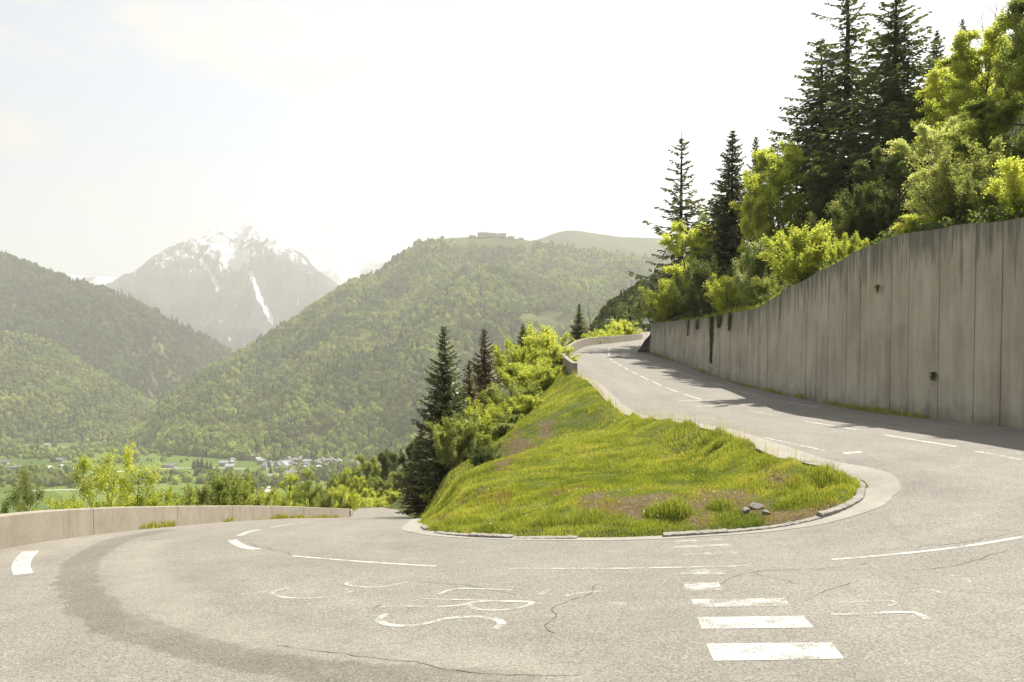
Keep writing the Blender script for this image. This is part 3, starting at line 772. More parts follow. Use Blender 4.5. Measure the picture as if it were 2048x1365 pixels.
def gen_tree(seed, h=8., r=2.6, limbs=15, n_leaf=14000, leaf=.13, lo=.22, trunks=1, jit=.115, up=(.55, 1.05)):
    rnd = np.random.default_rng(seed); wood = MB(); anchors = []
    for tr in range(trunks):
        az0 = rnd.uniform(0, 6.28); lean = .04 if trunks == 1 else .22
        d0 = np.array((math.cos(az0)*lean, math.sin(az0)*lean, 1))
        tp = branch_pts(np.array((math.cos(az0), math.sin(az0), 0))*.12*(trunks > 1)-np.array((0, 0, .4)), d0, h*.95, rnd, 10, .03, .05)
        r0 = h*.014/(trunks**.4); wood.tube(tp, np.linspace(r0, r0*.15, 11), 6); anchors.append(tp[7:])
        for k in range(limbs//trunks):
            f = lo+(1-lo)*((k+rnd.uniform(0, .9))/(limbs//trunks))*.97; i = min(int(f*10), 9); p = tp[i]+(tp[i+1]-tp[i])*(f*10-i)
            g = (f-lo)/(1-lo); prof = math.sin(math.pi*min(1, .18+.82*g))**.7*.9+.12
            az = k*2.4+rnd.uniform(-.6, .6); el = rnd.uniform(*up)*(.55+.6*g)
            d = np.array((math.cos(az)*math.cos(el), math.sin(az)*math.cos(el), math.sin(el)))
            ln = r*prof*rnd.uniform(.7, 1.15)
            lp = branch_pts(p, d, ln, rnd, 6, .05, .12); rr = r0*.42*(1.1-g*.7)
            wood.tube(lp, np.linspace(rr, rr*.25, 7), 5); anchors.append(lp[4:])
            for q in range(7):
                f2 = rnd.uniform(.2, 1); i2 = min(int(f2*6), 5); p2 = lp[i2]+(lp[i2+1]-lp[i2])*(f2*6-i2)
                d2 = rot_dir(lp[i2+1]-lp[i2], rnd.uniform(.4, 1.1), rnd)
                bp = branch_pts(p2, d2, ln*rnd.uniform(.25, .5), rnd, 4, .03, .2)
                wood.tube(bp, np.linspace(rr*.3, rr*.1, 5), 3); anchors.append(bp)
                for w_ in range(3):
                    i3 = rnd.integers(1, 5); bp2 = branch_pts(bp[i3], rot_dir(bp[i3]-bp[i3-1], rnd.uniform(.4, 1.2), rnd), ln*rnd.uniform(.1, .24), rnd, 3, .0, .25)
                    anchors.append(bp2)
    wts = np.array([np.linalg.norm(np.diff(a, axis=0), axis=1).sum() for a in anchors])*rnd.uniform(.3, 1.5, len(anchors)); wts /= wts.sum()
    cnt = rnd.multinomial(n_leaf, wts); A = []
    for a, c in zip(anchors, cnt):
        f = rnd.uniform(0, len(a)-1.001, c); i = f.astype(int); A.append(a[i]+(a[i+1]-a[i])*(f-i)[:,None])
    A = np.concatenate(A); A += rnd.normal(0, jit, A.shape)
    if n_leaf < 10: return wood.mesh('trunk', True), None
    v, f = leaves_mesh(A, leaf, seed)
    return wood.mesh('trunk', True), np_mesh('crown', v, f)

def gen_conifer(seed, h=12., r=2.2, dens=1.0, lo=.06, droop=.25, see=0.):
    rnd = np.random.default_rng(seed); wood = MB()
    tp = np.stack((np.cumsum(rnd.normal(0, .015, 13)), np.cumsum(rnd.normal(0, .015, 13)), np.linspace(-.4, h, 13)), 1)
    wood.tube(tp, np.linspace(h*.014, .012, 13), 7)
    V = []; 
    z = lo*h
    while z < h*.985:
        g = (z-lo*h)/(h-lo*h)
        prof = r*((1-g)**.85)*(.55+.45*min(1, g*6+.35))+.06
        nb = max(4, int((7 if g < .8 else 5)*dens))
        az0 = rnd.uniform(0, 6.28)
        for b in range(nb):
            if rnd.random() < see: continue
            az = az0+b*2*math.pi/nb+rnd.uniform(-.35, .35); ln = prof*rnd.uniform(.45, 1.2)
            out_ = np.array((math.cos(az), math.sin(az), 0)); side = np.array((-math.sin(az), math.cos(az), 0))
            el0 = .5*g-.12-droop*(1-g)+rnd.uniform(-.12, .12)
            p0 = np.array((np.interp(z, tp[:,2], tp[:,0]), np.interp(z, tp[:,2], tp[:,1]), z+rnd.uniform(-.14, .14)))
            ns = max(5, int(ln/.095)); s = np.linspace(0, 1, ns)
            zz = np.tan(el0)*s*ln+ln*.22*s*s*(1 if droop > .1 else .5)-.06*ln*np.sin(s*3.1)
            pts = p0+out_*(s*ln)[:,None]+np.array((0, 0, 1))*zz[:,None]
            if ln > .5: wood.tube(pts[[0, ns//2, ns-1]], [.018+.006*ln, .012, .005], 3)
            for k in range(1, ns):
                for sgn in (-1, 1):
                    if rnd.random() > .9: continue
                    tl = (.24+.30*ln*(1-s[k])*.7)*rnd.uniform(.5, 1.25)*(.3+.7*min(1, (1-g)*1.6))
                    d = out_*rnd.uniform(.35, .8)+side*sgn*rnd.uniform(.5, 1.)+np.array((0, 0, rnd.uniform(-.75, -.05)-droop))
                    d /= np.linalg.norm(d); w = rnd.uniform(.05, .10)
                    nrm = np.cross(d, rnd.normal(size=3)); nrm /= np.linalg.norm(nrm)+1e-9
                    a = pts[k]; V.append((a, a+d*tl*.55+nrm*w, a+d*tl, a+d*tl*.55-nrm*w))
                d = out_+np.array((0, 0, rnd.uniform(-.5, .4))); w = rnd.uniform(.04, .07); nrm = np.cross(d, rnd.normal(size=3)); nrm /= np.linalg.norm(nrm)+1e-9
                V.append((pts[k-1], (pts[k-1]+pts[k])/2+nrm*w, pts[k]+d*.08, (pts[k-1]+pts[k])/2-nrm*w))
        z += (.30+.12*(1-g))*rnd.uniform(.75, 1.2)/max(.6, dens)*(h/12)**.5
    V = np.array(V).reshape(-1, 3)
    return wood.mesh('trunk', True), np_mesh('crown', V, np.arange(len(V)).reshape(-1, 4))

PROTO = {
 'bush_a': (gen_bush(1, n_leaf=20000, leaf=.10), 3.5, 3.4), 'bush_b': (gen_bush(2, stems=22, n_leaf=24000, leaf=.10, spread=.95, r=1.9), 3.5, 3.8),
 'bush_c': (gen_bush(3, stems=12, n_leaf=15000, leaf=.10, spread=.55, r=1.3), 3.5, 2.6), 'bush_d': (gen_bush(6, stems=26, n_leaf=25000, leaf=.095, spread=.85, r=1.8, k_side=7), 3.5, 3.6),
 'tree_a': (gen_tree(11, n_leaf=34000, leaf=.13), 8, 5.2), 'tree_b': (gen_tree(12, limbs=20, n_leaf=46000, leaf=.135, r=3.0, lo=.12), 8, 6),
 'tree_c': (gen_tree(13, limbs=18, n_leaf=31000, leaf=.13, r=2.4, lo=.15, trunks=2), 8, 5), 'airy': (gen_tree(14, h=6, limbs=18, n_leaf=15000, leaf=.085, r=2.0, lo=.2, trunks=3, jit=.09), 6, 4),
 'thin': (gen_tree(15, h=8, limbs=16, n_leaf=9000, leaf=.09, r=1.5, lo=.25, jit=.1), 8, 3), 'bare': (gen_tree(16, h=8, limbs=16, n_leaf=500, leaf=.07, r=2.4, lo=.2, trunks=2), 8, 5),
 'con_a': (gen_conifer(21, r=2.7, dens=1.35, droop=.3), 12, 3.9), 'con_b': (gen_conifer(22, r=2.0, dens=1.3, droop=.18), 12, 2.7),
 'con_sparse': (gen_conifer(23, r=2.3, dens=.8, droop=.22, see=.18, lo=.03), 12, 3.0), 'con_big': (gen_conifer(24, h=18, r=3.1, dens=1.1, droop=.2, see=.05, lo=.05), 18, 4.0),
 'con_open': (gen_conifer(25, h=18, r=3.3, dens=.9, droop=.12, see=.2, lo=.12), 18, 4.2),
}
def place(proto, u, vt, d, wpx, mat, label, name=None, group=None, wood=None, seed=0, sink=.15):
    (wm, lm), h0, w0 = PROTO[proto]
    x = (u-1024)/F*d; zt = (VH-vt)/F*d; zb = ground_z(x, d)-sink; h = zt-zb
    if group == G1:
        x0 = float(wall_x(np.clip(d, 2, 74))+.45) if d < 74 else float(np.interp(d, sx_y, sx_x))
        if x < x0+.5:
            print('MOVED', label, x, x0); x = x0+.5; zb = ground_z(x, d)-sink; h = zt-zb
    elif drop(BV_ROAD, x, d) is not None: print('ON ROAD', label)
    kind = 'conifer' if proto.startswith('con') else 'shrub' if proto.startswith('bush') else 'tree'
    nm = name or {'conifer': 'spruce_tree', 'shrub': 'shrub', 'tree': 'broadleaf_tree'}[kind]
    o = empty(nm, (x, d, zb)); w = wpx/F*d
    rr = random.Random(seed*77+int(u)*13+int(vt)); o.rotation_euler[2] = rr.uniform(0, 6.28)
    sxy = w/w0; o.scale = (sxy*rr.uniform(.93, 1.07), sxy, h/h0)
    setp(o, label, {'conifer': 'conifer', 'shrub': 'shrub', 'tree': 'tree'}[kind], group)
    wo_ = link('stems' if kind == 'shrub' else 'trunk', wm, None, o)
    if not wm.materials: wm.materials.append(M['bark'])
    wo_.material_slots[0].link = 'OBJECT'; wo_.material_slots[0].material = M[wood or ('bark_dark' if kind == 'conifer' else 'bark')]
    lo_ = link('foliage' if kind == 'shrub' else 'crown', lm, None, o)
    if not lm.materials: lm.materials.append(M[mat])
    lo_.material_slots[0].link = 'OBJECT'; lo_.material_slots[0].material = M[mat]
    return o
G1 = 'trees and shrubs on the slope above the retaining wall'
for a in (
 ('con_sparse',1357,263,80,150,'needle_grey','sparse grey spruce with see-through crown, farthest left above the wall end'),
 ('con_b',1463,262,70,105,'needle','dense dark spruce behind the flowering shrub, taller of the pair'),
 ('con_a',1511,272,78,75,'needle_grey','slim spruce peeking out right behind the dense dark spruce'),
 ('con_open',1695,-80,62,210,'needle','tallest open dark spruce cut off by the top of the photo'),
 ('con_big',1792,-40,54,225,'needle','massive dense dark spruce beside the tallest open one'),
 ('con_big',1642,75,66,185,'needle','dark spruce low at the left flank of the two giant spruces'),
 ('con_b',1873,62,80,70,'needle','small dark spruce on the skyline between giant spruce and lime trees'),
 ('con_b',1926,38,84,60,'needle','small dark spruce highest on the skyline slope at right'),
 ('bush_a',1347,552,70,105,'lime','round lime shrub at the far end of the wall top'),
 ('bush_d',1460,540,53,95,'lime','lime shrub of upright stems above the ivy patch on the wall'),
 ('tree_c',1385,438,72,125,'yellow','yellow green tree in front of the sparse grey spruce'),
 ('thin',1412,395,88,60,'pale','pale thin tree between the sparse and dense spruces'),
 ('bush_c',1505,468,48,80,'white','pale flowering shrub with whitish leaves beside the round bush'),
 ('tree_b',1565,292,60,190,'yellow','large bright yellow green tree left of the giant spruces'),
 ('tree_a',1497,385,58,90,'yellow','yellowish tree in front of the dense dark spruce'),
 ('thin',1598,243,68,70,'pale','thin pale tree rising above the large yellow green tree'),
 ('bush_b',1617,437,38.5,165,'lime','big round lime shrub leaning over the sloping wall top'),
 ('bush_a',1685,462,35,80,'lime','smaller lime shrub right of the big round one on the wall'),
 ('bush_d',1690,385,45,110,'olive','olive shrub standing behind the round lime shrubs'),
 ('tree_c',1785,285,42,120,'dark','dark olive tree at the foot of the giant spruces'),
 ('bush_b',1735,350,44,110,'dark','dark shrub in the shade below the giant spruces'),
 ('bush_c',1806,425,27.5,70,'yellow','small bright shrub on the wall top under dark trees'),
 ('tree_b',1955,60,40,220,'lime','big lime tree at the upper right against the slope'),
 ('tree_b',1895,135,46,190,'lime','broad lime tree next to the giant spruces'),
 ('tree_a',2050,-30,31,230,'green','tall mid green tree cut by the right edge of the photo'),
 ('tree_c',1885,235,34,160,'pale','pale leafed tree in front of the broad lime tree'),
 ('bush_d',1915,290,27,190,'olive','olive shrub of many thin stems on the wall at right'),
 ('tree_a',1990,200,30,190,'green','mid green rounded tree behind the olive shrub'),
 ('bush_a',1990,330,24.5,130,'olive','olive shrub at the wall edge near the right side'),
 ('bush_c',2050,300,22.5,110,'yellow','bright yellow green shrub cut by the right edge above the wall'),
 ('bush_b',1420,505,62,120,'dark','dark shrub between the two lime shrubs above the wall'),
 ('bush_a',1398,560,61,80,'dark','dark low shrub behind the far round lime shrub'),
 ('bush_b',1545,545,46,110,'green','green shrub squeezed under the flowering shrub'),
 ('bush_b',1332,570,72.5,110,'olive','olive shrub above the far wall end beneath the sparse spruce'),
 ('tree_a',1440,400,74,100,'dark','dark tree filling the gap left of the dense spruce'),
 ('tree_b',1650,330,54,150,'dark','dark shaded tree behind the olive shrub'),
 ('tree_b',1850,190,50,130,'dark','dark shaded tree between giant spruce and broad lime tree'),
 ('bare',1975,-10,62,140,'olive','nearly leafless tree on the skyline at the upper right'),
): place(*a, group=G1)
G2 = 'trees and shrubs on the bank left of the grass island'
for a in (
 ('con_a',887,652,40,118,'needle','tall dark spruce on the bank with spaced drooping branches'),
 ('con_a',968,657,50,92,'needle_brown','brownish spruce second from left on the bank'),
 ('con_b',940,722,47,70,'needle_brown','short brownish spruce between the two taller bank spruces'),
 ('con_b',1158,608,88,42,'needle','small dark spruce behind the upper road bend'),
 ('con_b',1047,650,68,60,'needle','dark spruce tip mostly hidden behind a lime shrub'),
 ('con_b',845,850,46,75,'needle_brown','low dark spruce left of the tall bank spruce'),
 ('bush_b',1085,637,67,120,'lime','tall pale lime shrub highest on the bank by the road bend'),
 ('bush_a',1032,672,62,90,'lime','rounded lime shrub left of the highest bank shrub'),
 ('bush_d',1062,712,56,130,'lime','broad lime shrub in the middle of the bank'),
 ('bush_b',1000,755,49,150,'olive','olive lime shrub spreading over the bank crest'),
 ('bush_d',1048,760,50,90,'green','green shrub low at the bank crest'),
 ('bush_a',930,818,37.5,120,'green','green shrub right beside the tall bank spruce'),
 ('bush_d',978,790,43,110,'lime','lime shrub between spruce and bank crest'),
 ('bush_c',905,845,36,70,'olive','slender olive shrub in front of the tall bank spruce'),
 ('bush_b',1112,685,58,80,'lime','lime shrub against the parapet of the road bend'),
 ('bush_d',968,880,31,75,'dark','dark low shrub on the edge of the grass slope'),
 ('bush_a',1020,820,41,60,'green','small green shrub along the grass slope edge'),
 ('bush_d',1092,728,54,95,'lime','lime shrub on the crest just left of the upper road edge'),
 ('bush_b',1058,785,46,75,'lime','rounded lime shrub low on the crest above bare soil'),
 ('bush_a',1122,712,57,60,'lime','small lime shrub under the near end of the upper parapet'),
 ('bush_c',1002,842,37,60,'olive','upright olive shrub lowest on the crest of the grass slope'),
 ('bush_b',1200,655,96,70,'lime','lime shrub just behind the parapet beyond the small spruce'),
 ('bush_b',1240,632,112,70,'yellow','yellow green shrub beyond the parapet by the warning sign'),
 ('bush_a',1175,665,86,60,'lime','low lime shrub under the small dark spruce'),
 ('bush_b',1222,655,100,60,'lime','spreading lime shrub in the middle behind the upper parapet'),
 ('bush_a',1262,650,112,50,'lime','low lime shrub nearest the hidden upper bend'),
 ('bare',1190,590,108,70,'olive','leafless tree behind the small dark spruce'),
 ('tree_a',835,875,52,70,'dark','dark ivy clad tree leaning left of the tall bank spruce'),
 ('tree_c',868,920,42,60,'olive','olive undergrowth tree beneath the tall bank spruce'),
): place(*a, group=G2)
G3 = 'trees and shrubs beyond the low parapet wall'
for a in (
 ('airy',15,930,20,120,'olive','airy sapling cut off by the left edge of the photo'),
 ('bush_c',118,982,25,100,'lime','low thin lime shrub between two airy trees'),
 ('airy',235,880,30,190,'lime','airy yellow green tree with dark stems behind the low wall'),
 ('bush_c',335,955,34,90,'lime','light lime shrub right of the airy yellow green tree'),
 ('bush_b',432,930,38,160,'green','darker green rounded shrub behind the middle of the low wall'),
 ('bush_a',488,935,42,95,'green','green shrub joined to the rounded one at its right'),
 ('bush_c',385,950,36,80,'olive','olive shrub left of the darker rounded green shrub'),
 ('thin',575,930,58,80,'lime','slim lime tree behind the right half of the low wall'),
 ('thin',622,925,58,55,'green','slim darker tree second after the rounded shrub'),
 ('bush_a',650,960,64,70,'olive','olive shrub under the slim darker tree'),
 ('bush_b',686,962,76,70,'lime','lime shrub near the end of the low wall'),
 ('bush_d',758,985,132,110,'yellow','orange tinged yellow shrub beyond the lower road'),
 ('bush_a',800,978,112,70,'lime','lime shrub where the lower road disappears'),
 ('bush_b',258,962,31.5,85,'lime','lime shrub right behind the two dark stems of the airy tree'),
 ('bush_d',310,985,34,80,'yellow','yellowish low shrub left of the light lime shrub'),
 ('bush_a',462,962,43,90,'lime','lime shrub showing between the two darker green shrubs'),
 ('bush_b',150,962,28,80,'olive','olive lime shrub between low shrub and airy tree'),
 ('bush_a',640,982,70,80,'lime','lime shrub low in front of the slim darker tree'),
 ('bush_b',575,988,62,90,'olive','olive shrub at the foot of the slim lime tree'),
 ('bush_c',548,968,56,70,'lime','low lime shrub left of the slim lime tree'),
 ('bush_a',60,985,24,80,'olive','low olive shrub beside the left edge sapling'),
 ('bush_a',180,985,27,90,'lime','lime shrub at the foot of the airy tree, left side'),
 ('bush_c',285,975,30,70,'lime','lime shrub at the foot of the airy tree, right side'),
 ('bush_b',520,985,50,80,'olive','low olive shrub peeping over the low wall'),
 ('bush_b',606,985,60,80,'lime','low lime shrub peeping over the low wall'),
): place(*a, group=G3)
G4 = 'trees on the slope below the lower road'
for k, a in enumerate((
 ('tree_b',742,915,170,85,'green'),('tree_a',785,895,165,80,'dark'),('tree_b',700,938,200,80,'lime'),('con_b',820,890,150,45,'needle'),('tree_c',765,945,150,80,'green'),
 ('tree_b',722,955,165,80,'lime'),('tree_a',805,940,135,70,'olive'),('tree_b',672,950,225,80,'green'),('con_b',772,898,190,40,'needle'),('tree_c',640,965,250,70,'green'),
 ('tree_b',840,930,135,90,'dark'),('tree_a',690,975,180,80,'lime'),('tree_b',600,972,260,80,'green'),('tree_b',740,978,140,70,'lime'))):
    txt = {'green': 'green', 'dark': 'dark', 'lime': 'lime', 'olive': 'olive', 'needle': 'dark'}[a[5]]
    nb = ['first beyond the shrubs', 'below the tall bank spruce', 'above the yellow shrub', 'closest under the bank', 'in the middle of the clump', 'in front of the clump', 'next to the road gap', 'at its left part',
          'sticking out of its top', 'thinning towards the village', 'half hidden by the bank spruces', 'low above the wall end', 'leftmost, under the village', 'lowest, right over the lower road'][k]
    place(*a, f"{txt} {'spruce' if a[0].startswith('con') else 'tree'} of the slope wood below the road, {nb}", group=G4)

# undergrowth on the wooded slope, ivy, fringe on the wall
rn = np.random.default_rng(9)
n = 90000; yv = rn.uniform(16, 110, n); x0 = np.where(yv < 74, wall_x(yv)+.45, np.interp(yv, sx_y, sx_x)); tv = rn.uniform(0, 1, n)**1.6*26+.1
keep = vnoise((x0+tv)*.7, yv*.7, 44) > .38; yv, x0, tv = yv[keep], x0[keep], tv[keep]
zu = slope_z(x0+tv, yv)+rn.uniform(0, 1, len(yv))**1.5*(.35+.8*vnoise(yv*.5, tv*.5, 12))
v, f = leaves_mesh(np.stack((x0+tv, yv, zu), 1), .2, 3)
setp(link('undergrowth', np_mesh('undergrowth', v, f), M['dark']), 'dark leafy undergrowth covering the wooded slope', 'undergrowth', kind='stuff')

def blades(P, H, Wd, hue, dry, seed, lean=.45):
    r = np.random.default_rng(seed); n = len(P); az = r.uniform(0, 6.28, n); ln = r.uniform(.05, lean, n)*H
    d = np.stack((np.cos(az), np.sin(az), np.zeros(n)), 1); az2 = az+r.uniform(-1.2, 1.2, n)+1.57; s = np.stack((np.cos(az2), np.sin(az2), np.zeros(n)), 1)*Wd[:,None]/2
    up = np.array((0, 0, 1.))
    m1 = P+d*(ln*.3)[:,None]+up*(H*.6)[:,None]; tip = P+d*ln[:,None]+up*H[:,None]
    v = np.stack((P-s, P+s, m1+s*.75, m1-s*.75, tip), 1).reshape(-1, 3); i = np.arange(n)*5
    return v, [np.stack((i, i+1, i+2, i+3), 1), np.stack((i+3, i+2, i+4), 1)], np.repeat(hue, 5), np.repeat(dry, 5)
def grass_obj(name, parts, label):
    V, Q, T, Hh, D, o = [], [], [], [], [], 0
    for v, (q, t), h, d in parts:
        V.append(v); Q.append(q+o); T.append(t+o); Hh.append(h); D.append(d); o += len(v)
    me = np_mesh(name, np.concatenate(V), [np.concatenate(Q), np.concatenate(T)])
    add_attr(me, 'hue', np.concatenate(Hh)); add_attr(me, 'dry', np.concatenate(D))
    return setp(link(name, me, M['blade']), label, 'grass', kind='stuff')
def in_poly(x, y, poly):
    c = np.zeros(len(x), bool); j = len(poly)-1
    for i in range(len(poly)):
        xi, yi = poly[i]; xj, yj = poly[j]
        k = ((yi > y) != (yj > y)) & (x < (xj-xi)*(y-yi)/(yj-yi+1e-12)+xi); c ^= k; j = i
    return c
ip = Gp[(Is > 5.8) & (Is < 28)].copy(); ip_in = ip[:,:2]+inn[(Is > 5.8) & (Is < 28)]*.12
poly = resample(ip_in, .4)
kdg = kdtree.KDTree(len(gvv))
ginterp_z = gz.reshape(ny, nx); gdirt = dirt.reshape(ny, nx)
def bil(A, x, y):
    ix = np.clip(np.searchsorted(gx, x)-1, 0, nx-2); iy = np.clip(np.searchsorted(gy, y)-1, 0, ny-2)
    fx = (x-gx[ix])/(gx[ix+1]-gx[ix]); fy = (y-gy[iy])/(gy[iy+1]-gy[iy])
    return (A[iy,ix]*(1-fx)+A[iy,ix+1]*fx)*(1-fy)+(A[iy+1,ix]*(1-fx)+A[iy+1,ix+1]*fx)*fy
ep = Gp[(Is > 6) & (Is < 12.5)][:,:2]
def grow(n, y0, y1, hscale, wscale, seed):
    r = np.random.default_rng(seed); x = r.uniform(-9, 8, n); y = y0+(y1-y0)*r.uniform(0, 1, n)
    k = in_poly(x, y, poly); x, y = x[k], y[k]
    dr = bil(gdirt, x, y)+(fbm(x*2.5, y*2.5, 7, 3))*.35
    k = r.uniform(0, 1, len(x)) > np.clip(dr*1.35-.3, 0, .86); x, y, dr = x[k], y[k], dr[k]
    z = bil(ginterp_z, x, y)-.02
    clump = vnoise(x*1.6, y*1.6, 5)*.6+vnoise(x*5, y*5, 6)*.4
    h = (.04+.15*clump**1.9)*r.uniform(.6, 1.35, len(x))*hscale
    de = poly_dist(np.stack((x, y), 1), resample(ep, .8))
    h = h*(1+.35*(1-smooth01(de, .1, 1.0)))
    big = vnoise(x*.45, y*.45, 77)
    h = h*(.6+.75*vnoise(x*.8+9, y*.8, 51))
    hue = np.clip(.42+.5*(big-.5)+.5*(vnoise(x*2, y*2, 9)-.5)+r.normal(0, .11, len(x)), 0, 1)
    dry = np.clip(dr*1.2-.42+r.normal(0, .12, len(x)), 0, .9)
    return blades(np.stack((x, y, z), 1), h, r.uniform(.006, .014, len(x))*wscale, hue, dry, seed)
parts = [grow(360000, 11.5, 19, 1, 1.0, 1), grow(260000, 18, 30, 1.0, 1.5, 2), grow(200000, 29, 56, .95, 2.4, 3)]
# tall seed stalks along the upper road edge and big tussocks
r = np.random.default_rng(77)
st_p = []; base = resample(ep, .05)
idx = r.integers(0, len(base), 900); off = np.abs(r.normal(0, .35, 900))+.05
cenp = np.array((1.5, 24.)); q = base[idx]; dv = cenp-q; dv /= np.linalg.norm(dv, axis=1)[:,None]
q = q+dv*off[:,None]; z = bil(ginterp_z, q[:,0], q[:,1]); 
ke = resample(Gp[(Is > 12.5) & (Is < 25)], .02); ik = r.integers(0, len(ke), 9000); ik = ik[vnoise(ik*.012, ik*0., 3) > .42]
kq = ke[ik]; dv2 = cenp-np.array((0., 7.))-kq[:,:2]; dv2 /= np.linalg.norm(dv2, axis=1)[:,None]; kq = kq[:,:2]+dv2*(r.uniform(.03, .3, len(ik)))[:,None]
parts.append(blades(np.stack((kq[:,0], kq[:,1], bil(ginterp_z, kq[:,0], kq[:,1])), 1), r.uniform(.06, .2, len(ik)), r.uniform(.007, .014, len(ik)), np.clip(r.normal(.35, .2, len(ik)), 0, 1), np.clip(r.normal(.05, .12, len(ik)), 0, .5), 15, 1.1))
parts.append(blades(np.stack((q[:,0], q[:,1], z), 1), r.uniform(.25, .62, 900), r.uniform(.006, .011, 900), np.clip(r.normal(.8, .15, 900), 0, 1), r.uniform(0, .35, 900), 5, .4))
for (u, v_, n_, hh, rad) in ((1350,1030,900,.5,.3),(1310,1030,500,.35,.25),(1655,960,700,.4,.35),(1170,1040,500,.35,.4),(1440,1015,400,.3,.25),(1435,895,300,.4,.2),(1020,1040,500,.32,.4),(1100,1045,400,.3,.3),(900,1050,500,.3,.4),(1600,1000,300,.26,.3),(860,1035,400,.35,.4),(880,1000,400,.5,.5),(920,965,400,.55,.6),(1575,1012,250,.25,.2)):
    hp = hit(BV_G, u, v_)
    if hp is None: continue
    ang = r.uniform(0, 6.28, n_); rd = rad*np.sqrt(r.uniform(0, 1, n_)); x = hp[0]+rd*np.cos(ang); y = hp[1]+rd*np.sin(ang)
    z = bil(ginterp_z, x, y)-.02
    parts.append(blades(np.stack((x, y, z), 1), hh*r.uniform(.5, 1.1, n_)*(1.1-.6*rd/rad), r.uniform(.007, .014, n_), np.clip(r.normal(.3, .2, n_), 0, 1), np.clip(r.normal(0, .1, n_), 0, .5), int(u), .8))
fr = np.random.default_rng(31); fx, fy = fr.uniform(-4, 8, 2600), fr.uniform(12, 34, 2600); kf = in_poly(fx, fy, poly) & (vnoise(fx*.7, fy*.7, 91) > .55); fx, fy = fx[kf], fy[kf]
fv, ff_ = leaves_mesh(np.stack((fx, fy, bil(ginterp_z, fx, fy)+fr.uniform(.08, .2, len(fx))), 1), .03, 32, 1.5, 1.0)
M['petal'] = mat_simple('pale_petals', (.42, .40, .22), (.62, .60, .50), 40, .9, 0)
setp(link('wildflowers', np_mesh('wildflowers', fv, ff_), M['petal']), 'tiny pale wildflowers dotted over the grass island', 'wildflowers', kind='stuff')
grass_obj('grass', parts, 'bright green rough grass covering the island bank between the roads')
# weeds at wall feet
parts = []
Rw = edge(Rs, 22.3, 28); cnt = 0
def tufts(line, n, hmax, seed, spread=.12, clumps=True):
    r = np.random.default_rng(seed); line = resample(line, .05); i = r.integers(0, len(line), n)
    if clumps:
        k = vnoise(i*.02, np.zeros(n), seed) > (.45 if n == 9000 else .55); i = i[k]
    p = line[i]+np.concatenate((r.normal(0, spread, (len(i), 2)), np.zeros((len(i), 1))), 1)
    h = hmax*r.uniform(.25, 1, len(i))*vnoise(i*.03, np.zeros(len(i)), seed+3)
    return blades(p, h, r.uniform(.012, .03, len(i)), np.clip(r.normal(.4, .2, len(i)), 0, 1), np.clip(r.normal(.1, .15, len(i)), 0, .6), seed, .9)
parts.append(tufts(Rw, 9000, .36, 3, .07))
fl = np.array([(float(wall_x(q))-.2, q, float(wall_foot(q))) for q in np.arange(14, 74, .4)])
parts.append(tufts(fl, 5000, .4, 6, .1))
tl = np.array([(float(wall_x(q))+.3, q, float(np.interp(q, wy, wtop))) for q in np.arange(16, 74, .4)])
parts.append(tufts(tl, 4000, .4, 8, .15, True))
tl2 = np.array([(float(wall_x(q))+1.0, q, float(np.interp(q, wy, wtop))) for q in np.arange(40, 74, .4)])
parts.append(tufts(tl2, 16000, .6, 9, .4, False))
grass_obj('weeds', parts, 'weeds and grass tufts along the feet and top of the walls')

def ivy(y, ztop_off, length, width, label, seed, n=900):
    r = np.random.default_rng(seed); s = r.uniform(0, 1, n)**1.2
    yy = y+r.normal(0, 1, n)*width*(1-.75*s)*.4; zz = np.interp(yy, wy, wtop)-ztop_off-length*s
    xx = wall_x(yy)-.12*.5-np.abs(r.normal(.03, .03, n))-.06*np.clip(s, 0, 1)
    v, f = leaves_mesh(np.stack((xx, yy, zz), 1), .11, seed)
    o = empty('ivy', (float(wall_x(y)), y, float(np.interp(y, wy, wtop)))); setp(o, label, 'ivy', 'ivy trailing over the retaining wall')
    lv = link('leaves', np_mesh('leaves', v-np.array(o.location), f), M['dark'], o)
    mb = MB(); mb.tube(np.array([(-.08, 0, 0), (-.1, .03, -length*.5), (-.14, 0, -length*.95)]), [.02, .014, .006], 4)
    link('vine_stem', mb.mesh('vine_stem'), M['bark_dark'], o)
ivy(53.2, 0, 3.3, .75, 'longest dark ivy trail hanging from the wall top almost to the road', 1, 1500)
ivy(51.2, 0, .9, .9, 'short broad ivy patch right of the longest ivy trail', 2)
ivy(48.6, 0, 1.2, .5, 'small ivy tuft nearest the bend in the wall top', 3, 500)
ivy(57.5, 0, .8, .7, 'small ivy patch left of the longest ivy trail', 4, 500)
ivy(60.8, 0, 1.3, .4, 'thin ivy strand farthest along the wall', 5, 350)
for (u, v_, lab, sd_, hh) in ((1763,575,'dark weed sprouting from a weep hole high on the tall wall',1,.32),(1862,750,'dried weed stain halfway down the tall wall joint',2,.3)):
    yv = 28.2 if u < 1800 else 24.4
    x = float(wall_x(yv)); z = (VH-v_)/F*yv; r = np.random.default_rng(sd_); n = 160
    P3 = np.stack((-.10-np.abs(r.normal(0, .05, n)), r.normal(0, .06, n), -np.abs(r.normal(0, .16, n))*hh*3+.08), 1)
    v, f = leaves_mesh(P3, .07, sd_); o = setp(link('wall_weed', np_mesh('wall_weed', v, f), M['dark']), lab, 'weed'); o.location = (x-.05, yv, z)

